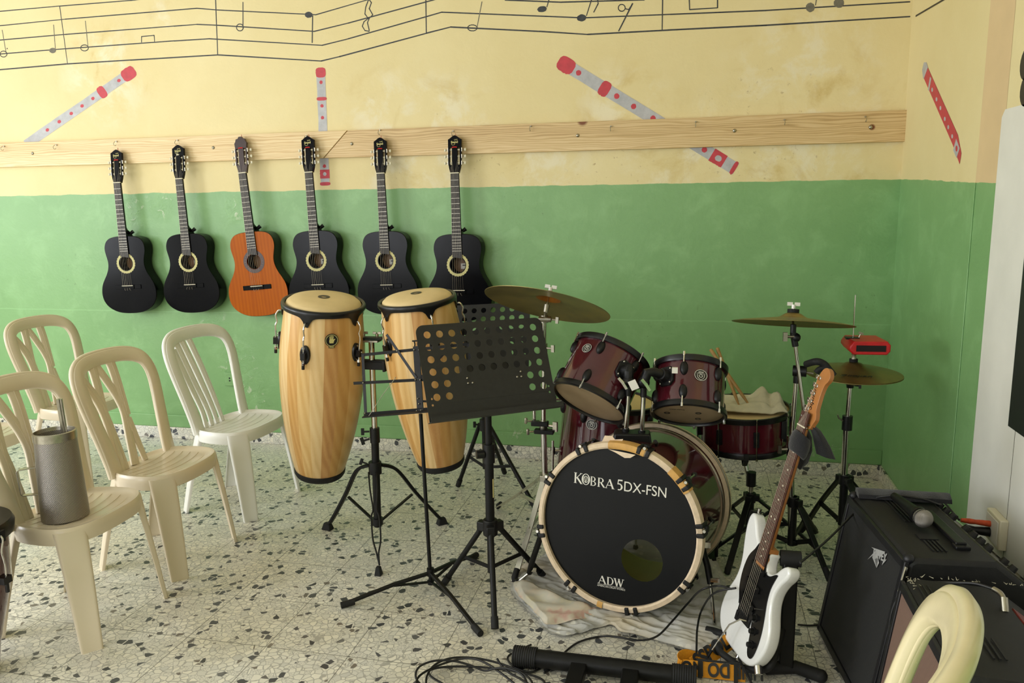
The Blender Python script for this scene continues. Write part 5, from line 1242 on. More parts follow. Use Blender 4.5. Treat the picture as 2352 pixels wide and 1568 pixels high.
sb2 = V((at(1124, 1100, -1.64).x, -1.64, 0)); t = thing('music_stand', 'black perforated music stand in front of the right conga', 'music stand', sb2, 'black perforated music stands')
desk(t, TL, u, v, n, w, h, 10, 6, pu, pv, pu * .86, pv * .8, lambda c, r_: r_ >= 4 and 2 <= c <= 7, .0128, .038, True, [(pu * 3.5, pv * 4.55), (pu * 8.05 - .0, pv * 4.45)])
bc = TL + u * (w / 2) + v * (h * .62) - n * .012
q = MB(); q.box(bc, (.2, .12, .02), 0, (u, v, n)); q.cyl(bc - n * .02, V((sb2.x, sb2.y, .78)), .014, n=14); part(q, 'desk_bracket', M['black_metal'], t)
q = MB(); q.cyl(V((sb2.x, sb2.y, .5)), V((sb2.x, sb2.y, .80)), .0125, n=16); part(q, 'upper_tube', M['black_metal'], t)
q = MB(); q.cyl(V((sb2.x, sb2.y, .24)), V((sb2.x, sb2.y, .56)), .0165, n=18); part(q, 'lower_tube', M['black_metal'], t)
q = MB(); zk = at(1118, 1040, -1.64).z; q.cyl((sb2.x, sb2.y, zk - .035), (sb2.x, sb2.y, zk + .035), .0215, n=18); q.cyl((sb2.x - .015, sb2.y - .012, zk), (sb2.x - .04, sb2.y - .025, zk), .016, n=14); part(q, 'height_knob', M['black_plastic'], t)
q = MB(); q.box((sb2.x + .0155, sb2.y - .006, .43), (.002, .008, .07)); part(q, 'sticker', M['gold_print'], t)
zh = at(1130, 1210, -1.64).z
def tube_leg(t, c, zh, p, r=.0105, mt='black_metal', cap=True, braced=None, off=.03):
    p = V(p); d = V((p.x - c.x, p.y - c.y, 0)).normalized(); a = V((c.x, c.y, zh)) + d * off; q = MB(); q.cyl(a, p + V((0, 0, r)), r, n=14); l_ = part(q, 'leg', M[mt], t)
    if cap: q = MB(); dd = (p + V((0, 0, r)) - a).normalized(); q.cyl(p + V((0, 0, r)) - dd * .04, p + V((0, 0, r)), r * 1.3, n=14); part(q, 'rubber_foot', M['rubber'], l_)
    if braced is not None:
        q = MB(); q.beam(V((c.x, c.y, braced)) + d * .012, a + (p - a) * .5, .014, .005, hint=V((-d.y, d.x, 0))); part(q, 'brace', M[mt], t)
for f in ((1020, 1345), (1252, 1332), (1137, 1450)): tube_leg(t, sb2, zh, fl(*f), braced=.12)
q = MB(); q.cyl((sb2.x, sb2.y, zh - .03), (sb2.x, sb2.y, zh + .03), .027, n=18)
for f in ((1020, 1345), (1252, 1332), (1137, 1450)):
    d = (fl(*f) - sb2).normalized(); q.box(V((sb2.x, sb2.y, zh)) + d * .03, (.04, .03, .035), 0, (d, V((-d.y, d.x, 0)), V((0, 0, 1))))
part(q, 'leg_hub', M['black_plastic'], t, bevel=.003)
q = MB(); q.cyl((sb2.x, sb2.y, .1), (sb2.x, sb2.y, .24), .013, n=16); part(q, 'brace_tube', M['black_metal'], t)

# second perforated stand, further back
c3 = fl(1118, 1082); c3 = V((c3.x, -.62, 0)); c3.x = at(1113, 960, -.62).x
t = thing('music_stand', 'black perforated music stand farther back, top edge under the crash cymbal', 'music stand', c3, 'black perforated music stands')
tr = at(1218, 693, -.66); tl = at(1062, 709, -.76) 
u3 = (tr - tl).normalized(); u3 = V((.97, .1, .0)).normalized(); v3 = V((.0, -.34, -.94)); v3 = (v3 - u3 * u3.dot(v3)).normalized(); n3 = v3.cross(u3).normalized()
if n3.dot(CAM - tr) < 0: n3 = -n3
u3 = (u3 + V((0, 0, .05))).normalized(); w3 = .49; TL3 = tr - u3 * w3
desk(t, TL3, u3, v3, n3, w3, .33, 10, 6, .0455, .042, .04, .03, lambda c, r_: r_ >= 4 and 2 <= c <= 7, .0125, .038, False)
q = MB(); bc = TL3 + u3 * w3 / 2 + v3 * .2 - n3 * .012; q.box(bc, (.18, .1, .02), 0, (u3, v3, n3)); q.cyl(bc - n3 * .02, V((c3.x, c3.y, .72)), .013, n=12); part(q, 'desk_bracket', M['black_metal'], t)
q = MB(); q.cyl((c3.x, c3.y, .45), (c3.x, c3.y, .75), .0115, n=14); part(q, 'upper_tube', M['black_metal'], t)
q = MB(); q.cyl((c3.x, c3.y, .14), (c3.x, c3.y, .5), .015, n=14); part(q, 'lower_tube', M['black_metal'], t)
zh3 = at(1113, 975, c3.y).z
q = MB(); q.cyl((c3.x, c3.y, zh3 - .03), (c3.x, c3.y, zh3 + .03), .026, n=16); knob(q, V((c3.x - .02, c3.y, zh3)), (-1, -.2, 0), 0, 1.2); part(q, 'leg_hub', M['black_plastic'], t, bevel=.003)
for p in (fl(1052, 1120), V((c3.x + .27, c3.y - .12, 0)), V((c3.x + .02, c3.y + .32, 0))): tube_leg(t, c3, zh3, p, .0105, braced=.15)

# folding wire music stand
c1_ = fl(990, 1352); Y1 = c1_.y; t = thing('music_stand', 'folding black wire music stand, empty frame left of the perforated desk', 'music stand', c1_)
q = MB(); q.cyl((c1_.x, c1_.y, .02), at(966, 950, Y1), .0072, n=14); part(q, 'pole', M['black_metal'], t)
for f, a_ in (((783, 1390), 0), ((1104, 1455), 1), ((1045, 1290), 2)):
    p = fl(*f, .012) if a_ < 2 else V((c1_.x + .1, c1_.y + .3, .012)); d = (p - c1_); d.z = 0; d.normalize(); q = MB(); s_ = V((-d.y, d.x, 0))
    q.band([c1_ + d * .012 + V((0, 0, .065)), c1_ + (p - c1_) * .42 + V((0, 0, .045)), p], s_, .016, .012); q.beam(c1_ + d * .012 + V((0, 0, .03)), c1_ + (p - c1_) * .42 + V((0, 0, .04)), .010, .006)
    l_ = part(q, 'leg', M['black_metal'], t); q = MB(); q.cyl(p - d * .05 + V((0, 0, .004)), p, .012, n=12); part(q, 'rubber_foot', M['rubber'], l_)
q = MB(); q.cyl(c1_ + V((0, 0, .055)), c1_ + V((0, 0, .085)), .014, n=14); q.cyl(c1_ + V((0, 0, .02)), c1_ + V((0, 0, .035)), .012, n=14); part(q, 'leg_hub', M['black_metal'], t)
def P1(x, y, dy=0): return at(x, y, Y1 + (y - 870) * -.00055 + dy)
q = MB(); q.beam(P1(956, 795), P1(966, 948), .024, .006, hint=(0, 1, 0)); part(q, 'center_plate', M['black_metal'], t, label='flat centre plate of the folding desk')
for a, b, wd in (((831, 815), (960, 802), .011), ((812, 880), (984, 871), .011), ((836, 953), (985, 941), .018), ((833, 812), (840, 952), .011), ((888, 768), (956, 868), .010), ((1040, 790), (966, 868), .010), ((960, 802), (1075, 790), .011), ((984, 871), (1100, 866), .011), ((985, 941), (1090, 938), .018), ((1076, 788), (1088, 940), .011)):
    q = MB(); q.beam(P1(*a, -.004 if wd < .0105 else 0), P1(*b, -.004 if wd < .0105 else 0), wd, .0022, hint=(0, 1, 0)); part(q, 'folding_bar', M['black_metal'], t)
q = MB(); q.beam(P1(834, 957, -.02), P1(988, 944, -.02), .004, .022, hint=(0, 1, 0)); part(q, 'lip', M['black_metal'], t)
q = MB(); q.tube([P1(846, 957, -.02), P1(880, 905, -.03), P1(908, 868, -.03)], .0011, 6); q.sph(P1(908, 867, -.03), .0022, 6); part(q, 'page_wire', M['steel'], t)
q = MB()
for x_, y_ in ((831, 809), (912, 805), (951, 803), (962, 803), (834, 879), (954, 872), (965, 872), (960, 915), (962, 927), (957, 943), (967, 942), (838, 949)): q.sph(P1(x_, y_, -.006), .0032, 8)
part(q, 'rivets', M['steel'], t)
q = MB(); q.tube(spline([P1(951, 783), P1(953, 790), P1(952, 797)], 3), .0025, 6); q.tube(spline([P1(961, 783), P1(959, 790), P1(962, 797)], 3), .0025, 6); q.cyl(P1(947, 783), P1(965, 782), .003, n=8); knob(q, P1(970, 921), (1, 0, 0), 0, 1.0); part(q, 'desk_screw', M['black_metal'], t)
# ------------------------------------------------------------------ white electric guitar
GK = .93
Lw = V((.2405, .0705, .9681)).normalized(); Ww = V((.3738, -.9271, -.0254)); Ww = (Ww - Lw * Ww.dot(Lw)).normalized(); Nw = Ww.cross(Lw).normalized()
Bo = V((.186, -1.946, .200))          # bridge
def gp_(w_, l_, d=0.0): return Bo + (Ww * w_ + Lw * l_ + Nw * d) * GK
ground = gp_(0, -.2); t = thing('electric_guitar', 'white electric guitar with black pickguard leaning on its stand', 'guitar', (ground.x, ground.y, 0))
raw = [(0, -.150), (.05, -.150), (.095, -.138), (.13, -.108), (.152, -.062), (.158, -.02), (.148, .022), (.128, .06), (.116, .095), (.117, .13), (.132, .165), (.15, .19), (.158, .212), (.15, .228), (.132, .229), (.11, .212), (.088, .185), (.065, .168), (.045, .165), (.033, .178), (.029, .2), (.028, .222),
       (-.028, .222), (-.034, .212), (-.05, .222), (-.075, .245), (-.1, .275), (-.122, .292), (-.142, .292), (-.154, .272), (-.154, .235), (-.143, .19), (-.128, .145), (-.122, .10), (-.13, .055), (-.15, .01), (-.163, -.04), (-.158, -.09), (-.13, -.128), (-.085, -.146), (-.04, -.15)]
ol = [(p.x, p.y) for p in spline(raw, 4, True)]
def inset(pts, d):
    o = []; n = len(pts)
    for i in range(n):
        ax_, ay_ = pts[i - 1]; bx_, by_ = pts[(i + 1) % n]; tx, ty = bx_ - ax_, by_ - ay_; l = math.hypot(tx, ty) or 1; o.append((pts[i][0] - ty / l * d, pts[i][1] + tx / l * d))
    return o
q = MB(); rings = []
for d, ins in ((0, .010), (-.0012, .005), (-.004, .0015), (-.008, 0), (-.034, 0), (-.039, .0018), (-.042, .006), (-.0432, .012)): rings.append([gp_(x_, y_, d) for x_, y_ in inset(ol, ins)])
q.loft(rings, True, False); q.add(rings[0], [tuple(range(len(ol)))]); q.add(rings[-1], [tuple(range(len(ol)))[::-1]])
gb_ = part(q, 'body', M['pearl'], t, angle=50)
pg = [(-.03, .216), (-.052, .185), (-.075, .15), (-.083, .10), (-.076, .05), (-.058, .015), (-.048, .0), (-.02, .018), (.035, .018), (.045, -.01), (.056, -.05), (.064, -.088), (.078, -.105), (.098, -.098), (.108, -.06), (.108, -.01), (.098, .04), (.088, .08), (.086, .12), (.095, .155), (.1, .172), (.088, .168), (.066, .152), (.045, .148), (.031, .16), (.029, .2), (.028, .205)]
pgs = [(p.x, p.y) for p in spline(pg, 3, True)]
q = MB(); q.shape(pgs, [], gp_(0, 0, .0015), Ww, Lw, .0025); part(q, 'pickguard', M['pickguard'], t)
q = MB()
for l_, tilt in ((.155, 0), (.095, 0), (.035, -.12)):
    c = gp_(0, l_, .0045); u_ = (Ww + Lw * tilt).normalized(); v_ = Nw.cross(u_); q.box(c, (.083, .017, .008), 0, (u_, v_, Nw)); [q.cyl(c + u_ * (i * .0103 - .026) + Nw * .004, c + u_ * (i * .0103 - .026) + Nw * .006, .0022, n=8, m=1) for i in range(6)]
part(q, 'pickups', [M['pickguard'], M['chrome']], t)
q = MB(); q.box(gp_(0, -.008, .004), (.082, .054, .006), 0, (Ww, Lw, Nw)); [q.box(gp_(i * .0105 - .026, -.008, .008), (.008, .02, .005), 0, (Ww, Lw, Nw)) for i in range(6)]; q.box(gp_(-.036, -.034, .004), (.012, .03, .012), 0, (Ww, Lw, Nw)); part(q, 'bridge', M['black_metal'], t, bevel=.001)
q = MB(); q.tube([gp_(.03, -.018, .01), gp_(.022, -.02, .028), gp_(-.01, -.06, .04)] + [at(1632, 1498, (gp_(-.02, -.12, .05)).y)], .0026, 8, 0); e_ = at(1632, 1498, gp_(-.02, -.12, .05).y); s_ = (e_ - gp_(-.01, -.06, .04)).normalized(); q.tube([e_ - s_ * .01, e_ + s_ * .025], [.0034, .0045], 8, 1); part(q, 'tremolo_arm', [M['chrome'], M['black_plastic']], t)
for w_, l_ in ((.062, .012), (.075, -.028), (.085, -.07)):
    q = MB(); q.cyl(gp_(w_, l_, .002), gp_(w_, l_, .006), .0125, .012, 20); q.cyl(gp_(w_, l_, .006), gp_(w_, l_, .018), .0085, .0075, 20); part(q, 'control_knob', M['black_plastic'], t)
q = MB(); q.cyl(gp_(.066, .045, .002), gp_(.066, .045, .018), .0022, n=8); part(q, 'pickup_switch', M['chrome'], t)
q = MB(); rings = []
for l_, hw, dd in ((.158, .0285, .024), (.25, .0275, .023), (.4, .0255, .021), (.55, .0235, .020), (.645, .0215, .019)):
    rings.append([gp_(hw * math.cos(a), l_, .004 - dd * math.sin(a)) for a in [PI * i / 10 for i in range(11)]])
q.loft(rings, True, True); q.loft([[gp_(s_ * .0285, l_, d) for s_, d in ((-1, .002), (1, .002), (1, -.03), (-1, -.03))] for l_ in (.16, .235)], True, True); part(q, 'neck', M['maple'], t)
q = MB(); q.prism([(-.0285, .163), (.0285, .163), (.0215, .648), (-.0215, .648)], gp_(0, 0, .004), Ww, Lw, .0045); 
fretp = [.648 * 2 ** (-i / 12) for i in range(1, 23)]
for l_ in fretp: hw = .0285 - (l_ - .163) / .485 * .007; q.box(gp_(0, l_, .009), (hw * 2 - .001, .0013, .0012), 1, (Ww, Lw, Nw))
for i in (3, 5, 7, 9, 15, 17, 19, 21): l_ = (fretp[i - 1] + fretp[i - 2]) / 2; q.cyl(gp_(0, l_, .008), gp_(0, l_, .0089), .0032, n=12, m=2)
l_ = (fretp[11] + fretp[10]) / 2; q.cyl(gp_(-.011, l_, .008), gp_(-.011, l_, .0089), .0032, n=12, m=2); q.cyl(gp_(.011, l_, .008), gp_(.011, l_, .0089), .0032, n=12, m=2)
part(q, 'fingerboard', [M['rosewood'], M['steel'], M['ivory']], t)
HL = (Lw - Nw * .0).normalized(); ho = gp_(0, .648, -.004)
hdl = [(-.0215, 0), (.0215, 0), (.03, .012), (.045, .03), (.052, .045), (.047, .056), (.036, .058), (.032, .066), (.036, .085), (.042, .11), (.044, .135), (.042, .152), (.05, .165), (.046, .182), (.028, .192), (.01, .19), (-.002, .178), (-.008, .16), (-.014, .11), (-.02, .06), (-.024, .02)]
hdl = [(-.0215, 0), (.0215, 0), (.032, .016), (.040, .034), (.036, .050), (.030, .062), (.028, .09), (.029, .12), (.034, .14), (.044, .152), (.047, .168), (.036, .184), (.018, .188), (.002, .178), (-.008, .155), (-.016, .11), (-.022, .06), (-.025, .02)]
hds = [(p.x, p.y) for p in spline(hdl, 3, True)]
q = MB(); q.prism(hds, ho - Nw * .0135, Ww, HL, .0135); hs = part(q, 'headstock', M['maple'], t, bevel=.001)
for i in range(6):
    l_ = .03 + i * .0245; w_ = -.0235 + .0032 * i + .008; q = MB(); c = ho + Ww * w_ + HL * l_; q.cyl(c, c + Nw * .012, .0042, n=10); q.cyl(c - Nw * .001, c + Nw * .002, .0065, n=12); q.cyl(c - Nw * .01, c - Nw * .01 - Ww * .026, .0025, n=8); q.box(c - Nw * .01 - Ww * .03, (.012, .012, .004), 0, (Ww, HL, Nw)); part(q, 'tuning_peg', M['chrome'], t, bevel=.001)
q = MB(); q.text('Squier', ho + Ww * .006 + HL * .055 + Nw * .0004, ho + Ww * .0 + HL * .125 + Nw * .0004, Nw, 0, .0004, shear=.3); part(q, 'logo', M['badge'], hs)
q = MB(); q.box(gp_(0, .65, .006), (.043, .004, .009), 0, (Ww, Lw, Nw)); part(q, 'nut', M['ivory'], t)
q = MB()
for i in range(6):
    c = ho + Ww * (-.0155 + .0032 * i) + HL * (.03 + i * .0245) + Nw * .008
    q.tube([gp_(i * .0105 - .026, -.004, .0115), gp_(i * .0068 - .017, .65, .0115), c], .0005 if i < 3 else .00035, 5)
part(q, 'strings', M['string'], t)
for l_, w_ in ((-.153, 0), (.30, -.135)):
    q = MB(); dd = -Lw if l_ < 0 else Lw; c = gp_(w_, l_, -.02); q.cyl(c - dd * .004, c + dd * .012, .005, .008, 14); part(q, 'strap_button', M['chrome'], t)
q = MB(); q.cyl(gp_(.115, -.118, -.02), gp_(.135, -.14, -.02), .012, n=14); part(q, 'jack_plate', M['chrome'], t)

# guitar stand
gsx = at(1815, 1300, -1.93); base = V((gsx.x, -1.93, 0)); t = thing('guitar_stand', 'black guitar stand with square post behind the white guitar', 'guitar stand', base)
q = MB(); ztop = gsx.z + .01
q.box((base.x, base.y, ztop / 2 + .01), (.042, .042, ztop)); part(q, 'post', M['black_metal'], t, bevel=.004)
q = MB(); q.cyl((base.x - .03, base.y, ztop + .015), (base.x + .03, base.y, ztop + .015), .024, n=18); part(q, 'post_cap', M['rubber'], t)
ub = gp_(0, -.158, -.02)
q = MB(); q.tube(spline([gp_(-.06, -.155, .035), gp_(-.04, -.172, .03), gp_(-.01, -.178, .01), gp_(.04, -.178, -.02), gp_(.09, -.15, -.05), gp_(.12, -.1, -.065), V((base.x - .01, base.y, .16))], 6), .0105, 12); part(q, 'cradle_arm', M['rubber'], t)
q = MB(); q.tube(spline([V((base.x, base.y, .03)), V((base.x - .03, base.y + .12, .02)), at(1668, 1458, -1.80), at(1640, 1450, -1.77), at(1622, 1446, -1.76)], 6), .0135, 12); part(q, 'foot', M['rubber'], t)
q = MB(); q.tube([V((base.x - .06, base.y - .02, .02)), V((base.x + .03, base.y, .022)), fl(1885, 1552, .022)], .02, 14); q.sph(fl(1885, 1552, .022), .021, 12); part(q, 'foot', M['rubber'], t)

# strap
def strap_mat():
    k = NT('orange_strap'); k.p(Base_Color=k.ramp(k.noise(k.co(), 120, 3), [(.3, S(226, 146, 20)), (.7, S(240, 164, 36))]), Roughness=.7); return k.mt
M['strap'] = strap_mat()
t = thing('guitar_strap', 'orange guitar strap with black lettering lying under the guitar', 'strap', fl(1620, 1530))
q = MB(); pa = [at(1700, 1452, -1.86), at(1685, 1466, -1.88), at(1640, 1497, -1.93), at(1592, 1528, -1.99)]; dn_ = (pa[-1] - pa[0]).normalized(); wv_ = V((.5, -.2, -.8)); wv_ = (wv_ - dn_ * wv_.dot(dn_)).normalized(); nrm = dn_.cross(wv_).normalized()
if nrm.dot(CAM - pa[0]) < 0: nrm = -nrm
q.band(pa, wv_, .05, .0022, 0); u_ = -dn_; v_ = nrm.cross(u_); a_ = pa[-1] + (pa[2] - pa[-1]) * .1 + nrm * .004 - v_ * .017; q.text('SSPOLICE', a_, a_ + u_ * .215, nrm, 1, .0006, bold=.04, ysc=1.25); part(q, 'upper_band', [M['strap'], M['badge']], t)
y2 = -2.0; q = MB(); p0 = at(1562, 1532, y2); p1 = at(1712, 1548, y2)
u_ = (p1 - p0).normalized(); nn = V((0, -1, .5)).normalized(); vv = nn.cross(u_).normalized()
pts = spline([at(1600, 1514, y2 + .06), at(1574, 1508, y2 + .045), at(1560, 1516, y2 + .02), at(1562, 1530, y2), at(1590, 1534, y2 - .004), p1], 5); q.band(pts, vv, .046, .0022, 0)
q.text('LINE DO NO', at(1752, 1547, y2) + nn * .006 + vv * .019, at(1564, 1532, y2) + nn * .006 + vv * .019, nn, 1, .0006, bold=.035, ysc=1.3)
part(q, 'lower_band', [M['strap'], M['badge']], t)
q = MB(); q.box(at(1608, 1534, y2 - .004) + nn * .004, (.014, .056, .005), 0, (u_, vv, nn)); q.box(at(1690, 1545, y2 - .004) + nn * .004, (.012, .056, .005), 0, (u_, vv, nn)); q.box(at(1650, 1519, y2) + nn * .002, (.13, .006, .004), 0, (u_, vv, nn)); part(q, 'slider', M['black_plastic'], t)
q = MB(); e1_ = at(1722, 1200, gp_(-.14, .26, -.03).y); q.band(spline([gp_(-.135, .30, -.02), gp_(-.17, .285, -.03), gp_(-.185, .22, -.045), gp_(-.17, .14, -.055), gp_(-.17, .05, -.06), gp_(-.19, -.03, -.06), gp_(-.17, -.12, -.05)], 5), Nw, .04, .003, 0); part(q, 'strap_end', M['badge'], t, label='black webbing end behind the guitar body')

# black knitted cloth tied around the neck
t = thing('knitted_cloth', 'black knitted cloth knotted around the electric guitar neck', 'cloth', gp_(0, .6, 0))
q = MB(); rings = []
for l_, k_ in ((.565, .85), (.575, 1.0), (.60, 1.08), (.622, 1.02), (.632, .85)): rings.append([gp_(.038 * k_ * math.cos(a), l_ + .012 * math.sin(a * 1) - .01, -.004 + .028 * k_ * math.sin(a)) for a in [2 * PI * i / 24 for i in range(24)]])
q.loft(rings, True, True); part(q, 'wrap', M['sock'], t)
for px_, dy in (([(1862, 975, 22), (1872, 985, 26), (1880, 1000, 30), (1888, 1020, 38), (1897, 1048, 44)], .02), ([(1848, 985, 20), (1852, 1000, 26), (1851, 1030, 30), (1843, 1058, 28), (1836, 1075, 10)], .06)):
    q = MB(); yk = gp_(.03, .6, 0).y + dy; rings = []
    for x_, y_, w_ in px_:
        c = at(x_, y_, yk); hw = w_ / 2 / 800; rings.append([c + V((hw * math.cos(a), .011 * math.sin(a) * (1 + .3 * math.sin(3 * a)), -hw * .28 * math.cos(a))) for a in [2 * PI * i / 20 for i in range(20)]])
    q.loft(rings, True, True); part(q, 'hanging_end', M['sock'], t)
# broken black rest above the headstock: neck yoke of the stand
q = MB(); yk = -1.75; t = thing('guitar_hanger', 'black padded hanger yoke clamped to the cymbal boom above the headstock', 'hanger', at(1880, 840, yk))
yk = db.y - .12
q.tube(spline([at(1852, 836, yk + .05), at(1875, 830, yk), at(1893, 836, yk), at(1905, 850, yk), at(1915, 862, yk)], 5), [.013] * 21, 10); part(q, 'yoke', M['rubber'], t)
q = MB(); q.tube(spline([at(1874, 856, yk), at(1882, 848, yk), at(1893, 845, yk), at(1902, 850, yk)], 5), .011, 10); part(q, 'pad', M['rubber'], t)

# ------------------------------------------------------------------ keyboard stand base at the front
t = thing('keyboard_stand', 'black tubular keyboard stand base lying at the bottom edge', 'keyboard stand', fl(1390, 1560))
ka, kb_ = fl(1180, 1505, .034), fl(1600, 1555, .034); kd = (kb_ - ka).normalized(); q = MB(); q.cyl(ka + kd * .05, kb_ - kd * .05, .028, n=24); part(q, 'floor_tube', M['black_metal'], t)
for s_, c in ((1, ka), (-1, kb_)):
    q = MB(); prof = []
    for i in range(22): prof.append((.0335 if i % 2 else .0318, .0035 * i))
    q.lathe([(0, 0)] + prof + [(.0, .075)], c, kd * s_, 22); part(q, 'rubber_cap', M['rubber'], t)
kp = V((-kd.y, kd.x, 0)) * -1
for px_ in (1332, 1450):
    f0 = at(px_, 1532, ka.y - .0); a0 = ka + kd * ((f0 - ka).dot(kd)); q = MB(); q.beam(a0 + kp * .01, a0 + kp * .62 + V((0, 0, .03)), .05, .03); part(q, 'side_rail', M['black_metal'], t, bevel=.003)
q = MB(); ce = ka + kd * .2 + kp * .64 + V((0, 0, .03)); q.cyl(ce - kd * .25, ce + kd * .25, .0185, n=16); part(q, 'rear_tube', M['black_metal'], t)

# ------------------------------------------------------------------ floor cloth under the drums
def cloth_mat():
    k = NT('grey_star_cloth'); tc = k.co('Object'); nz = k.noise(tc, 5, 5)
    vd = k.n('ShaderNodeTexVoronoi', Vector=tc, Scale=30, Randomness=.5); st = k.math('ADD', vd.outputs[0], k.math('MULTIPLY', k.noise(tc, 60, 3), .18))
    base = k.ramp(nz, [(.3, S(176, 176, 172)), (.7, S(204, 202, 194))]); base = k.mix(k.sm(st, .42, .34), base, S(214, 211, 200))
    base = k.mix(k.sm(k.noise(tc, 2.2, 3), .56, .68), base, S(196, 184, 160))
    k.p(Base_Color=base, Roughness=.95); k.bump(k.noise(tc, 400, 2), .3, .001); return k.mt
def cloth():
    ob_px = [(1172, 1352), (1185, 1310), (1230, 1290), (1290, 1260), (1400, 1240), (1560, 1250), (1640, 1290), (1668, 1350), (1672, 1420), (1668, 1478), (1620, 1500), (1560, 1490), (1490, 1470), (1450, 1462), (1425, 1456), (1400, 1440), (1345, 1455), (1300, 1466), (1270, 1462), (1250, 1450), (1225, 1420), (1190, 1385)]
    loop = [fl(*p) for p in ob_px]; loop = spline([(p.x, p.y, 0) for p in loop], 12, True); c = sum(loop, V()) / len(loop); n = len(loop); K = 70; vs = []; fs = []
    for k in range(K + 1):
        f = 1 - (k / K) ** 1.15
        for i, p in enumerate(loop):
            w = c + (p - c) * f; 
            a = mnoise.noise(V((w.x * 5, w.y * 11, .3))); b_ = mnoise.noise(V((w.x * 16 + 3, w.y * 22, 1.7)))
            amp = 1 if f > .35 else f / .35
            f1 = mnoise.noise(V((w.x * 9 + w.y * 4, w.y * 34 + w.x * 12, 2.2))); f2 = mnoise.noise(V((w.x * 22 - w.y * 18, w.y * 60, 4.4))); z = .010 + (1 - abs(f1) * 2.2) * .012 * amp + (1 - abs(f2) * 2.4) * .004 * amp + .012 * (a + .3) * amp + .006 * b_
            if f > .96: z = .004 + z * .35
            vs.append((w.x, w.y, max(.003, z)))
    for k in range(K):
        for i in range(n): fs.append((k * n + i, k * n + (i + 1) % n, (k + 1) * n + (i + 1) % n, (k + 1) * n + i))
    q = MB(); q.add(vs, fs); single(q, 'floor_cloth', cloth_mat(), 'crumpled grey cloth printed with pale stars under the bass drum', 'cloth', (c.x, c.y, 0), angle=180)
    q = MB(); cc2 = [fl(*p) for p in ((1180, 1352), (1215, 1352), (1262, 1380), (1320, 1400), (1368, 1412), (1330, 1436), (1290, 1444), (1262, 1452), (1250, 1448), (1222, 1412), (1196, 1388))]
    lp = spline([(p.x, p.y, 0) for p in cc2], 5, True); c2_ = sum(lp, V()) / len(lp); vs = []; fs = []; n = len(lp)
    for k in range(13):
        f = 1 - (k / 12)
        for p in lp:
            w = c2_ + (p - c2_) * f; vs.append((w.x, w.y, .028 * (1 if f < .9 else .45) + .014 * mnoise.noise(V((w.x * 14, w.y * 18, 5))) + .012))
    for k in range(12):
        for i in range(n): fs.append((k * n + i, k * n + (i + 1) % n, (k + 1) * n + (i + 1) % n, (k + 1) * n + i))
    q.add(vs, fs); k = NT('stained_cream_cloth'); tc = k.co(); k.p(Base_Color=k.ramp(k.noise(tc, 9, 3), [(.3, S(222, 212, 178)), (.45, S(206, 202, 188)), (.58, S(222, 208, 188)), (.64, S(214, 172, 160)), (.70, S(222, 214, 184))]), Roughness=.95)
    single(q, 'floor_cloth', k.mt, 'stained cream cloth folded at the left corner of the grey star cloth', 'cloth', (c2_.x, c2_.y, 0), angle=180)
cloth()
# ------------------------------------------------------------------ amplifiers
def grille(name, c1, c2):
    k = NT(name); tc = k.co(); sx, sy, sz = k.sep(tc)
    w = k.math('MULTIPLY', k.math('SINE', k.math('MULTIPLY', sy, 1500)), k.math('SINE', k.math('MULTIPLY', sz, 1500)))
    k.p(Base_Color=k.mix(k.sm(w, -.3, .5), c1, c2), Roughness=.7); k.bump(w, .4, .001); return k.mt
M['grille'] = grille('black_grille_cloth', S(16, 16, 17), S(44, 44, 44)); M['grille_brown'] = grille('salmon_grille_cloth', S(96, 74, 64), S(150, 120, 104))
M['panel'] = mat('grey_green_panel', S(86, 86, 76), .35, .5, .15, 20); M['red_panel'] = mat('red_amp_panel', S(112, 34, 30), .45, .1, .12, 30)
M['silver_print'] = mat('silver_badge', S(190, 190, 188), .4, .2); M['navy'] = mat('worn_trim', S(26, 26, 30), .45, .1, .2, 30); M['vent'] = mat('vent_dark', S(14, 14, 14), .6)
def amp(name, label, base, y0, y1, prof, front_i, kpanel, logo, gm, rot):
    """prof: (x, z) side profile of the cabinet, extruded along y between y0 (far) and y1 (near)"""
    t = thing(name, label, 'amplifier', base, 'guitar amplifiers by the right wall'); t.rotation_euler = (0, 0, rot); q = MB()
    q.prism([(x_, z_) for x_, z_ in prof], (0, y0, 0), (1, 0, 0), (0, 0, 1), y0 - y1); part(q, 'cabinet', M['tolex'], t, bevel=.012)
    a, b = V((prof[front_i][0], 0, prof[front_i][1])), V((prof[front_i + 1][0], 0, prof[front_i + 1][1])); up_ = (b - a).normalized(); n = V((-up_.z, 0, up_.x))
    if n.x > 0: n = -n
    Y_ = V((0, -1, 0)); L_ = (b - a).length; W_ = y0 - y1; o = a + V((0, y0, 0))
    q = MB(); q.box(o + up_ * L_ * .5 + Y_ * W_ * .5 + n * .002, (W_ - .04, L_ - .05, .006), 0, (Y_, up_, n)); g = part(q, 'grille', M[gm], t)
    q = MB()
    for c, sx__, sy__ in ((o + up_ * .012 + Y_ * W_ / 2, W_ - .01, .022), (o + up_ * (L_ - .012) + Y_ * W_ / 2, W_ - .01, .022)): q.box(c + n * .004, (sx__, sy__, .012), 0, (Y_, up_, n))
    for yy in (.01, W_ - .01): q.box(o + up_ * L_ / 2 + Y_ * yy + n * .004, (.02, L_, .012), 0, (Y_, up_, n))
    part(q, 'front_frame', M['navy'], t, bevel=.002)
    return t, o, up_, n, Y_, L_, W_, g
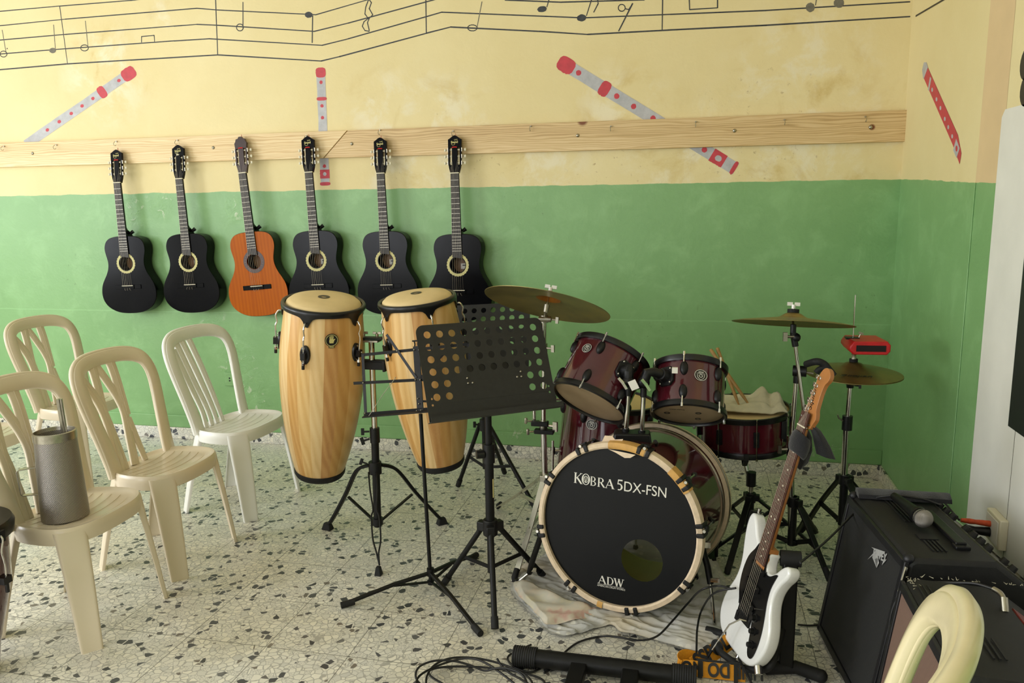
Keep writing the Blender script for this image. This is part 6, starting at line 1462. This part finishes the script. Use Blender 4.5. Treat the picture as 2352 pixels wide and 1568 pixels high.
# large amplifier
y0, y1 = -1.66, -2.16; zt_ = .50
fx0 = .448; AR = .115; AM = Matrix.Translation((fx0, y0, 0)) @ Matrix.Rotation(AR, 4, 'Z') @ Matrix.Translation((-fx0, -y0, 0)); ftop_x = fl(2040, 1215, zt_).x
prof = [(fx0, .012), (fx0 + .075, zt_ - .01), (fx0 + .095, zt_), (fx0 + .30, zt_ - .005), (fx0 + .40, zt_ - .085), (fx0 + .43, zt_ - .1), (fx0 + .43, .012)]
t, o, up_, n, Y_, L_, W_, g = amp('guitar_amplifier', 'large black amplifier facing left, microphone lying on its top', (fx0, y0, 0), y0, y1, prof, 0, None, None, 'grille', AR)
# lightning-shaped maker's mark
q = MB(); lo_ = o + n * .0075; 
def gf(px, py): return AM.inverted() @ onp(px, py, AM @ lo_, AM.to_3x3() @ n)
for pts in ([(2002, 1256), (2034, 1267), (2023, 1279), (2010, 1272), (1993, 1285), (2012, 1264)], [(2012, 1268), (2018, 1282), (2014, 1304), (2004, 1279)], [(2017, 1280), (2020, 1292), (2014, 1304), (2010, 1284)], [(2023, 1284), (2037, 1285), (2026, 1298), (2030, 1286)]):
    p3 = [gf(*p) for p in pts]; q.add([p + n * .001 for p in p3], [tuple(range(len(p3)))], 0, False)
a_, b_ = gf(2006, 1277), gf(2036, 1291); q.text('EAVEY', a_ + n * .001, b_ + n * .001, n, 0, .001, ysc=1.0, bold=.03); part(q, 'logo', M['silver_print'], g)
# top details: vents, handle recess, cable trough
tz = zt_ + .001; X0 = fx0 + .1
for yc, yl in (((y0 + y1) / 2 + .11, .2), (y1 + .09, .07)):
    q = MB(); [q.box((X0 + .06 + k_ * .011, yc, tz), (.004, yl, .003)) for k_ in range(4)]; part(q, 'vent', M['vent'], t)
q = MB(); q.box((X0 + .078, y1 + .15, tz), (.05, .035, .003)); part(q, 'recess', M['vent'], t)
q = MB(); q.box((X0 + .145, -1.95, tz + .006), (.03, .24, .012)); q.box((X0 + .145, -1.83, tz), (.04, .03, .012)); q.box((X0 + .145, -2.07, tz), (.04, .03, .012)); part(q, 'handle', M['black_plastic'], t, bevel=.003)
# control panel on the slope
pa_, pb_ = V((fx0 + .30, 0, zt_ - .005)), V((fx0 + .40, 0, zt_ - .085)); pd = (pb_ - pa_).normalized(); pn = V((-pd.z, 0, pd.x)); q = MB(); q.box((pa_ + pb_) / 2 + V((0, (y0 + y1) / 2, 0)) + pn * .002, (W_ - .05, .115, .004), 0, (Y_, pd, pn)); pp_ = part(q, 'control_panel', M['panel'], t)
for i in range(9):
    for j in range(2):
        if (i * 3 + j) % 5 == 4: continue
        c = pa_ + pd * (.035 + .05 * j) + V((0, y0 - .05 - i * .046 - .012 * j, 0)) + pn * .004; q = MB(); q.cyl(c, c + pn * .016, .0125, .0095, 16); part(q, 'knob', M['black_plastic'], pp_)
q = MB(); q.box(pb_ + V((0, (y0 + y1) / 2, .002)) + pn * .004, (W_ - .04, .006, .006), 0, (Y_, pd, pn)); part(q, 'panel_strip', M['chrome'], pp_)
for yy in (y0 - .015, y1 + .015):
    for xx in (fx0 + .08,): q = MB(); q.sph((xx, yy, zt_ - .006), .015, 12); part(q, 'corner_cap', M['navy'], t)
q = MB(); q.tube([V((fx0 + .07, y1 - .004, zt_ - .02)), V((fx0 + .055, y1 - .006, zt_ - .09))], .006, 8); part(q, 'edge_guard', M['chrome'], t)
# second amplifier, nearer
y0b, y1b = -2.20, -2.66; zb_ = .475; bx0 = .498
prof = [(bx0, .012), (bx0 + .06, zb_ - .012), (bx0 + .085, zb_), (bx0 + .27, zb_ - .008), (bx0 + .36, zb_ - .075), (bx0 + .38, .012)]
t, o, up_, n, Y_, L_, W_, g = amp('guitar_amplifier', 'worn black amplifier with red control panel and pinkish grille, behind the cream chair', (bx0, y0b, 0), y0b, y1b, prof, 0, None, None, 'grille_brown', .0)
pa_, pb_ = V((bx0 + .27, 0, zb_ - .008)), V((bx0 + .36, 0, zb_ - .075)); pd = (pb_ - pa_).normalized(); pn = V((-pd.z, 0, pd.x)); q = MB(); q.box((pa_ + pb_) / 2 + V((0, y0b - .30, 0)) + pn * .002, (.4 - .02, .1, .004), 0, (Y_, pd, pn)); pp_ = part(q, 'control_panel', M['red_panel'], t)
for i in range(7): c = (pa_ + pb_) / 2 + V((0, y0b - .16 - i * .042, 0)) + pn * .004; q = MB(); q.box(c + pn * .007, (.022, .018, .014), 0, (Y_, pd, pn)); part(q, 'knob', M['black_plastic'], pp_, bevel=.002)
q = MB()
for i in range(7):
    for j in range(5): c = (pa_ + pb_) / 2 + V((0, y0b - .181 - i * .042, 0)) + pn * .0045 + pd * (-.03 + .012 * j); q.box(c, (.014, .002, .0005), 0, (Y_, pd, pn))
part(q, 'panel_marks', M['label_cream'], pp_)
xm = bx0 + .15
for dx, yy in ((-.07, -.09), (0, -.33)):
    q = MB(); [q.box((xm + k_ * .012 + dx, y0b + yy, zb_ + .001), (.004, .09, .003)) for k_ in range(3)]; part(q, 'vent', M['vent'], t)
q = MB(); e_ = [(math.cos(a) * .026, math.sin(a) * .036) for a in [2 * PI * i / 28 for i in range(28)]]; c = V((bx0 + .12, y0b - .24, zb_ - .001)); q.shape(e_, [[(x_ * .86, y_ * .88) for x_, y_ in e_]], c, (1, 0, 0), (0, 1, 0), .004); q.shape([(-.014, -.022), (-.009, -.022), (0, .014), (.009, -.022), (.014, -.022), (.003, .026), (-.003, .026)], [], c, (1, 0, 0), (0, 1, 0), .004); part(q, 'emblem', M['steel'], t)
q = MB(); random.seed(3)
for k_ in range(46):
    u_ = random.random(); p = V((bx0 + .06 + .03 * random.random(), y0b - .002 - random.random() ** 2 * .06, zb_ - .0 - .01 * random.random())) if u_ < .6 else V((bx0 + .09 + .25 * random.random(), y0b - .001, zb_ + .001))
    d = V((random.uniform(-1, 1), random.uniform(-.4, 1), random.uniform(-.1, .6))).normalized(); q.tube([p, p + d * random.uniform(.004, .012)], [.0014, .0004], 4)
part(q, 'frayed_edge', mat('frayed_fibre', S(176, 170, 146), .9), t, stuff=True)
# right-angle jack plug and microphone
t = thing('jack_cable', 'instrument cable with clear right-angle plug in the red-panel amplifier', 'cable', (bx0 + .3, y0b - .12, zb_))
ja = at(2310, 1438, -2.33); q = MB(); q.tube(spline([at(2282, 1352, -2.27), at(2298, 1362, -2.29), at(2306, 1376, -2.31)], 4), .0065, 10); q.cyl(at(2306, 1372, -2.31), at(2309, 1405, -2.33), .0085, n=12); part(q, 'plug', M['steel'], t)
q = MB(); pts = [at(2284, 1353, -2.27), at(2240, 1340, -2.24), at(2190, 1338, -2.21), at(2130, 1338, -2.19), at(2085, 1350, -2.19), at(2058, 1380, -2.185), at(2044, 1430, -2.185), at(2042, 1500, -2.185), at(2040, 1568, -2.185)]
q.tube(spline(pts, 6), .0038, 8); part(q, 'cord', M['cord'], t)
mc = at(2120, 1190, -1.86); mic = thing('microphone', 'microphone with silver mesh ball head lying on the large amplifier', 'microphone', mc)
def mesh_mat():
    k = NT('mic_mesh'); tc = k.co(); sx, sy, sz = k.sep(tc); w = k.math('MULTIPLY', k.math('SINE', k.math('MULTIPLY', k.math('ADD', sx, sz), 2600)), k.math('SINE', k.math('MULTIPLY', k.math('SUBTRACT', sx, sz), 2600)))
    k.p(Base_Color=k.mix(k.sm(w, -.2, .5), S(110, 106, 100), S(196, 190, 182)), Metallic=.7, Roughness=.4); k.bump(w, .5, .001); return k.mt
mc = V((fx0 + .215, at(2120, 1190, -1.85).y, zt_ + .032)); dd = ray(2120, 1190); tt = (zt_ + .032 - H) / dd.z; mc = CAM + dd * tt
hd_ = V((-.25, 1, .02)).normalized()
q = MB(); q.sph(mc, .027, 28); part(q, 'mesh_head', mesh_mat(), mic)
q = MB(); q.tube([mc + hd_ * .018, mc + hd_ * .03, mc + hd_ * .04, mc + hd_ * .17], [.024, .025, .019, .012], 18); q.lathe([(.0265, -.002), (.028, 0), (.0265, .003)], mc, hd_, 28); part(q, 'handle', M['black_metal'], mic)
# folded dark cover at the far top edge
q = MB(); y_ = y0 - .005
pts = [at(1965, 1140, y_), at(2020, 1133, y_), at(2100, 1132, y_), at(2150, 1134, y_), at(2176, 1146, y_)]
rings = []
for i, p in enumerate(spline(pts, 5)): rings.append([V((p.x + .0, p.y + a_, zt_ + .008 + b_)) for a_, b_ in ((.012, -.006), (.008, .012), (-.02, .016 + .004 * math.sin(i)), (-.045, .008), (-.05, -.004))])
q.loft(rings, True, True); single(q, 'folded_cover', M['sock'], 'folded black cloth along the far top edge of the large amplifier', 'cloth', rings[0][0])

# ------------------------------------------------------------------ wall socket with plugs, cables
sy_ = xt(2300, 1215, XR).y; szz = xt(2300, 1215, XR).z; t = thing('wall_socket', 'cream double socket box on the right wall by the amplifiers', 'socket', (XR, sy_, szz))
q = MB(); q.box((XR - .014, sy_, szz), (.026, .12, .1)); part(q, 'box', M['ivory'], t, bevel=.004)
q = MB(); q.box((XR - .0285, sy_, szz), (.003, .1, .08)); part(q, 'cover', M['label_cream'], t, bevel=.001)
for px, py, mm, nm, lab in ((2262, 1213, 'orange_plug', 'power_plug', 'orange-taped plug in the right wall socket'), (2268, 1228, 'black_plastic', 'power_plug', 'black plug under the orange one in the right wall socket')):
    p1 = V((XR - .03, sy_ + .01, szz + (.012 if mm == 'orange_plug' else -.016))); p0 = p1 + V((-.085, .005, .004)); q = MB(); r_ = .009 if mm == 'orange_plug' else .014
    q.tube([p0, p0 + (p1 - p0) * .3, p0 + (p1 - p0) * .5, p0 + (p1 - p0) * .7, p1], [r_ * .7, r_, r_ * .85, r_, r_ * 1.1], 14); single(q, nm, M[mm], lab, 'plug', p1)
def cable(pts, label, r=.0034, k=8, name='cable'):
    q = MB(); q.tube(spline(pts, k), r, 8); single(q, name, M['cord'], label, 'cable', pts[0], angle=80)
cable([at(1838, 1292, -2.08), at(1900, 1240, -1.9), at(1950, 1190, -1.75), at(1985, 1156, y0 - .0), fl(2010, 1143, zt_ + .006), fl(2060, 1138, zt_ + .03), fl(2120, 1146, zt_ + .03), fl(2160, 1158, zt_ + .006), V((XR - .16, sy_ + .12, szz + .06)), V((XR - .12, sy_ + .015, szz + .016))], 'black power cord crossing over the large amplifier to the wall socket')
zf = .006
def F(x, y, z=zf): p = fl(x, y, z); return p
cable([F(1220, 1480), F(1168, 1506), F(1180, 1530), F(1215, 1543), F(1240, 1535), F(1250, 1520, .008)], 'short loop of black cable under the stand cap at the bottom edge')
cable([F(1250, 1545), F(1275, 1528), F(1295, 1500), F(1330, 1474), F(1380, 1461), F(1420, 1463, .03), F(1470, 1470, .03), F(1510, 1460, .04), F(1545, 1425, .05), F(1580, 1385, .07), at(1610, 1355, -1.86), at(1650, 1345, -1.86), at(1680, 1352, -1.9)], 'long black cable curving across the grey cloth in front of the bass drum')
cable([at(1690, 1350, -1.95), at(1640, 1362, -1.9), F(1612, 1400, .06), F(1602, 1440, .05), F(1600, 1480, .04), F(1600, 1512, .04)], 'black cable dropping straight down left of the electric guitar')
random.seed(11)
q = MB(); c = fl(1120, 1560); pts = []
for i in range(64):
    a = i * .42; rr = .13 + .05 * math.sin(i * .37) ; pts.append(V((c.x + rr * 1.15 * math.cos(a) + .03 * math.sin(i * .9), c.y - .06 + rr * .7 * math.sin(a) + .02 * math.cos(i * .7), .006 + .0009 * i * (1 + .3 * math.sin(i)))))
q.tube(spline(pts, 5), .0034, 8); single(q, 'cable', M['cord'], 'coil of black cable heaped at the bottom edge', 'cable', (c.x, c.y, 0), angle=80)
cable([F(1832, 1434), F(1860, 1436), F(1900, 1433)], 'short black cable running from the stand post to the amplifier foot')
q = MB(); q.cyl(V((gp_(.0, -.165, -.02))), fl(1737, 1590, .05), .004, n=8); single(q, 'cable', M['cord'], 'black cable hanging from the bottom of the electric guitar', 'cable', gp_(.0, -.165, -.02))
# ------------------------------------------------------------------ camera
cd = bpy.data.cameras.new('camera'); cam = bpy.data.objects.new('camera', cd); C.objects.link(cam)
cd.sensor_width = 36; cd.lens = F_PX / 2352 * 36; cd.clip_start = .05
right = cw(V((1, 0, 0))); up = cw(V((0, -1, 0))); back = cw(V((0, 0, -1)))
cam.matrix_world = Matrix(((right.x, up.x, back.x, CAM.x), (right.y, up.y, back.y, CAM.y), (right.z, up.z, back.z, CAM.z), (0, 0, 0, 1)))
sc = bpy.context.scene; sc.camera = cam
sc.view_settings.view_transform = 'Standard'; sc.view_settings.look = 'None'; sc.view_settings.exposure = -.08; sc.view_settings.gamma = 1; sc.view_settings.use_curve_mapping = False
sc.cycles.max_bounces = 8; sc.cycles.use_denoising = True; sc.cycles.sample_clamp_indirect = 6; sc.cycles.caustics_reflective = False; sc.cycles.caustics_refractive = False
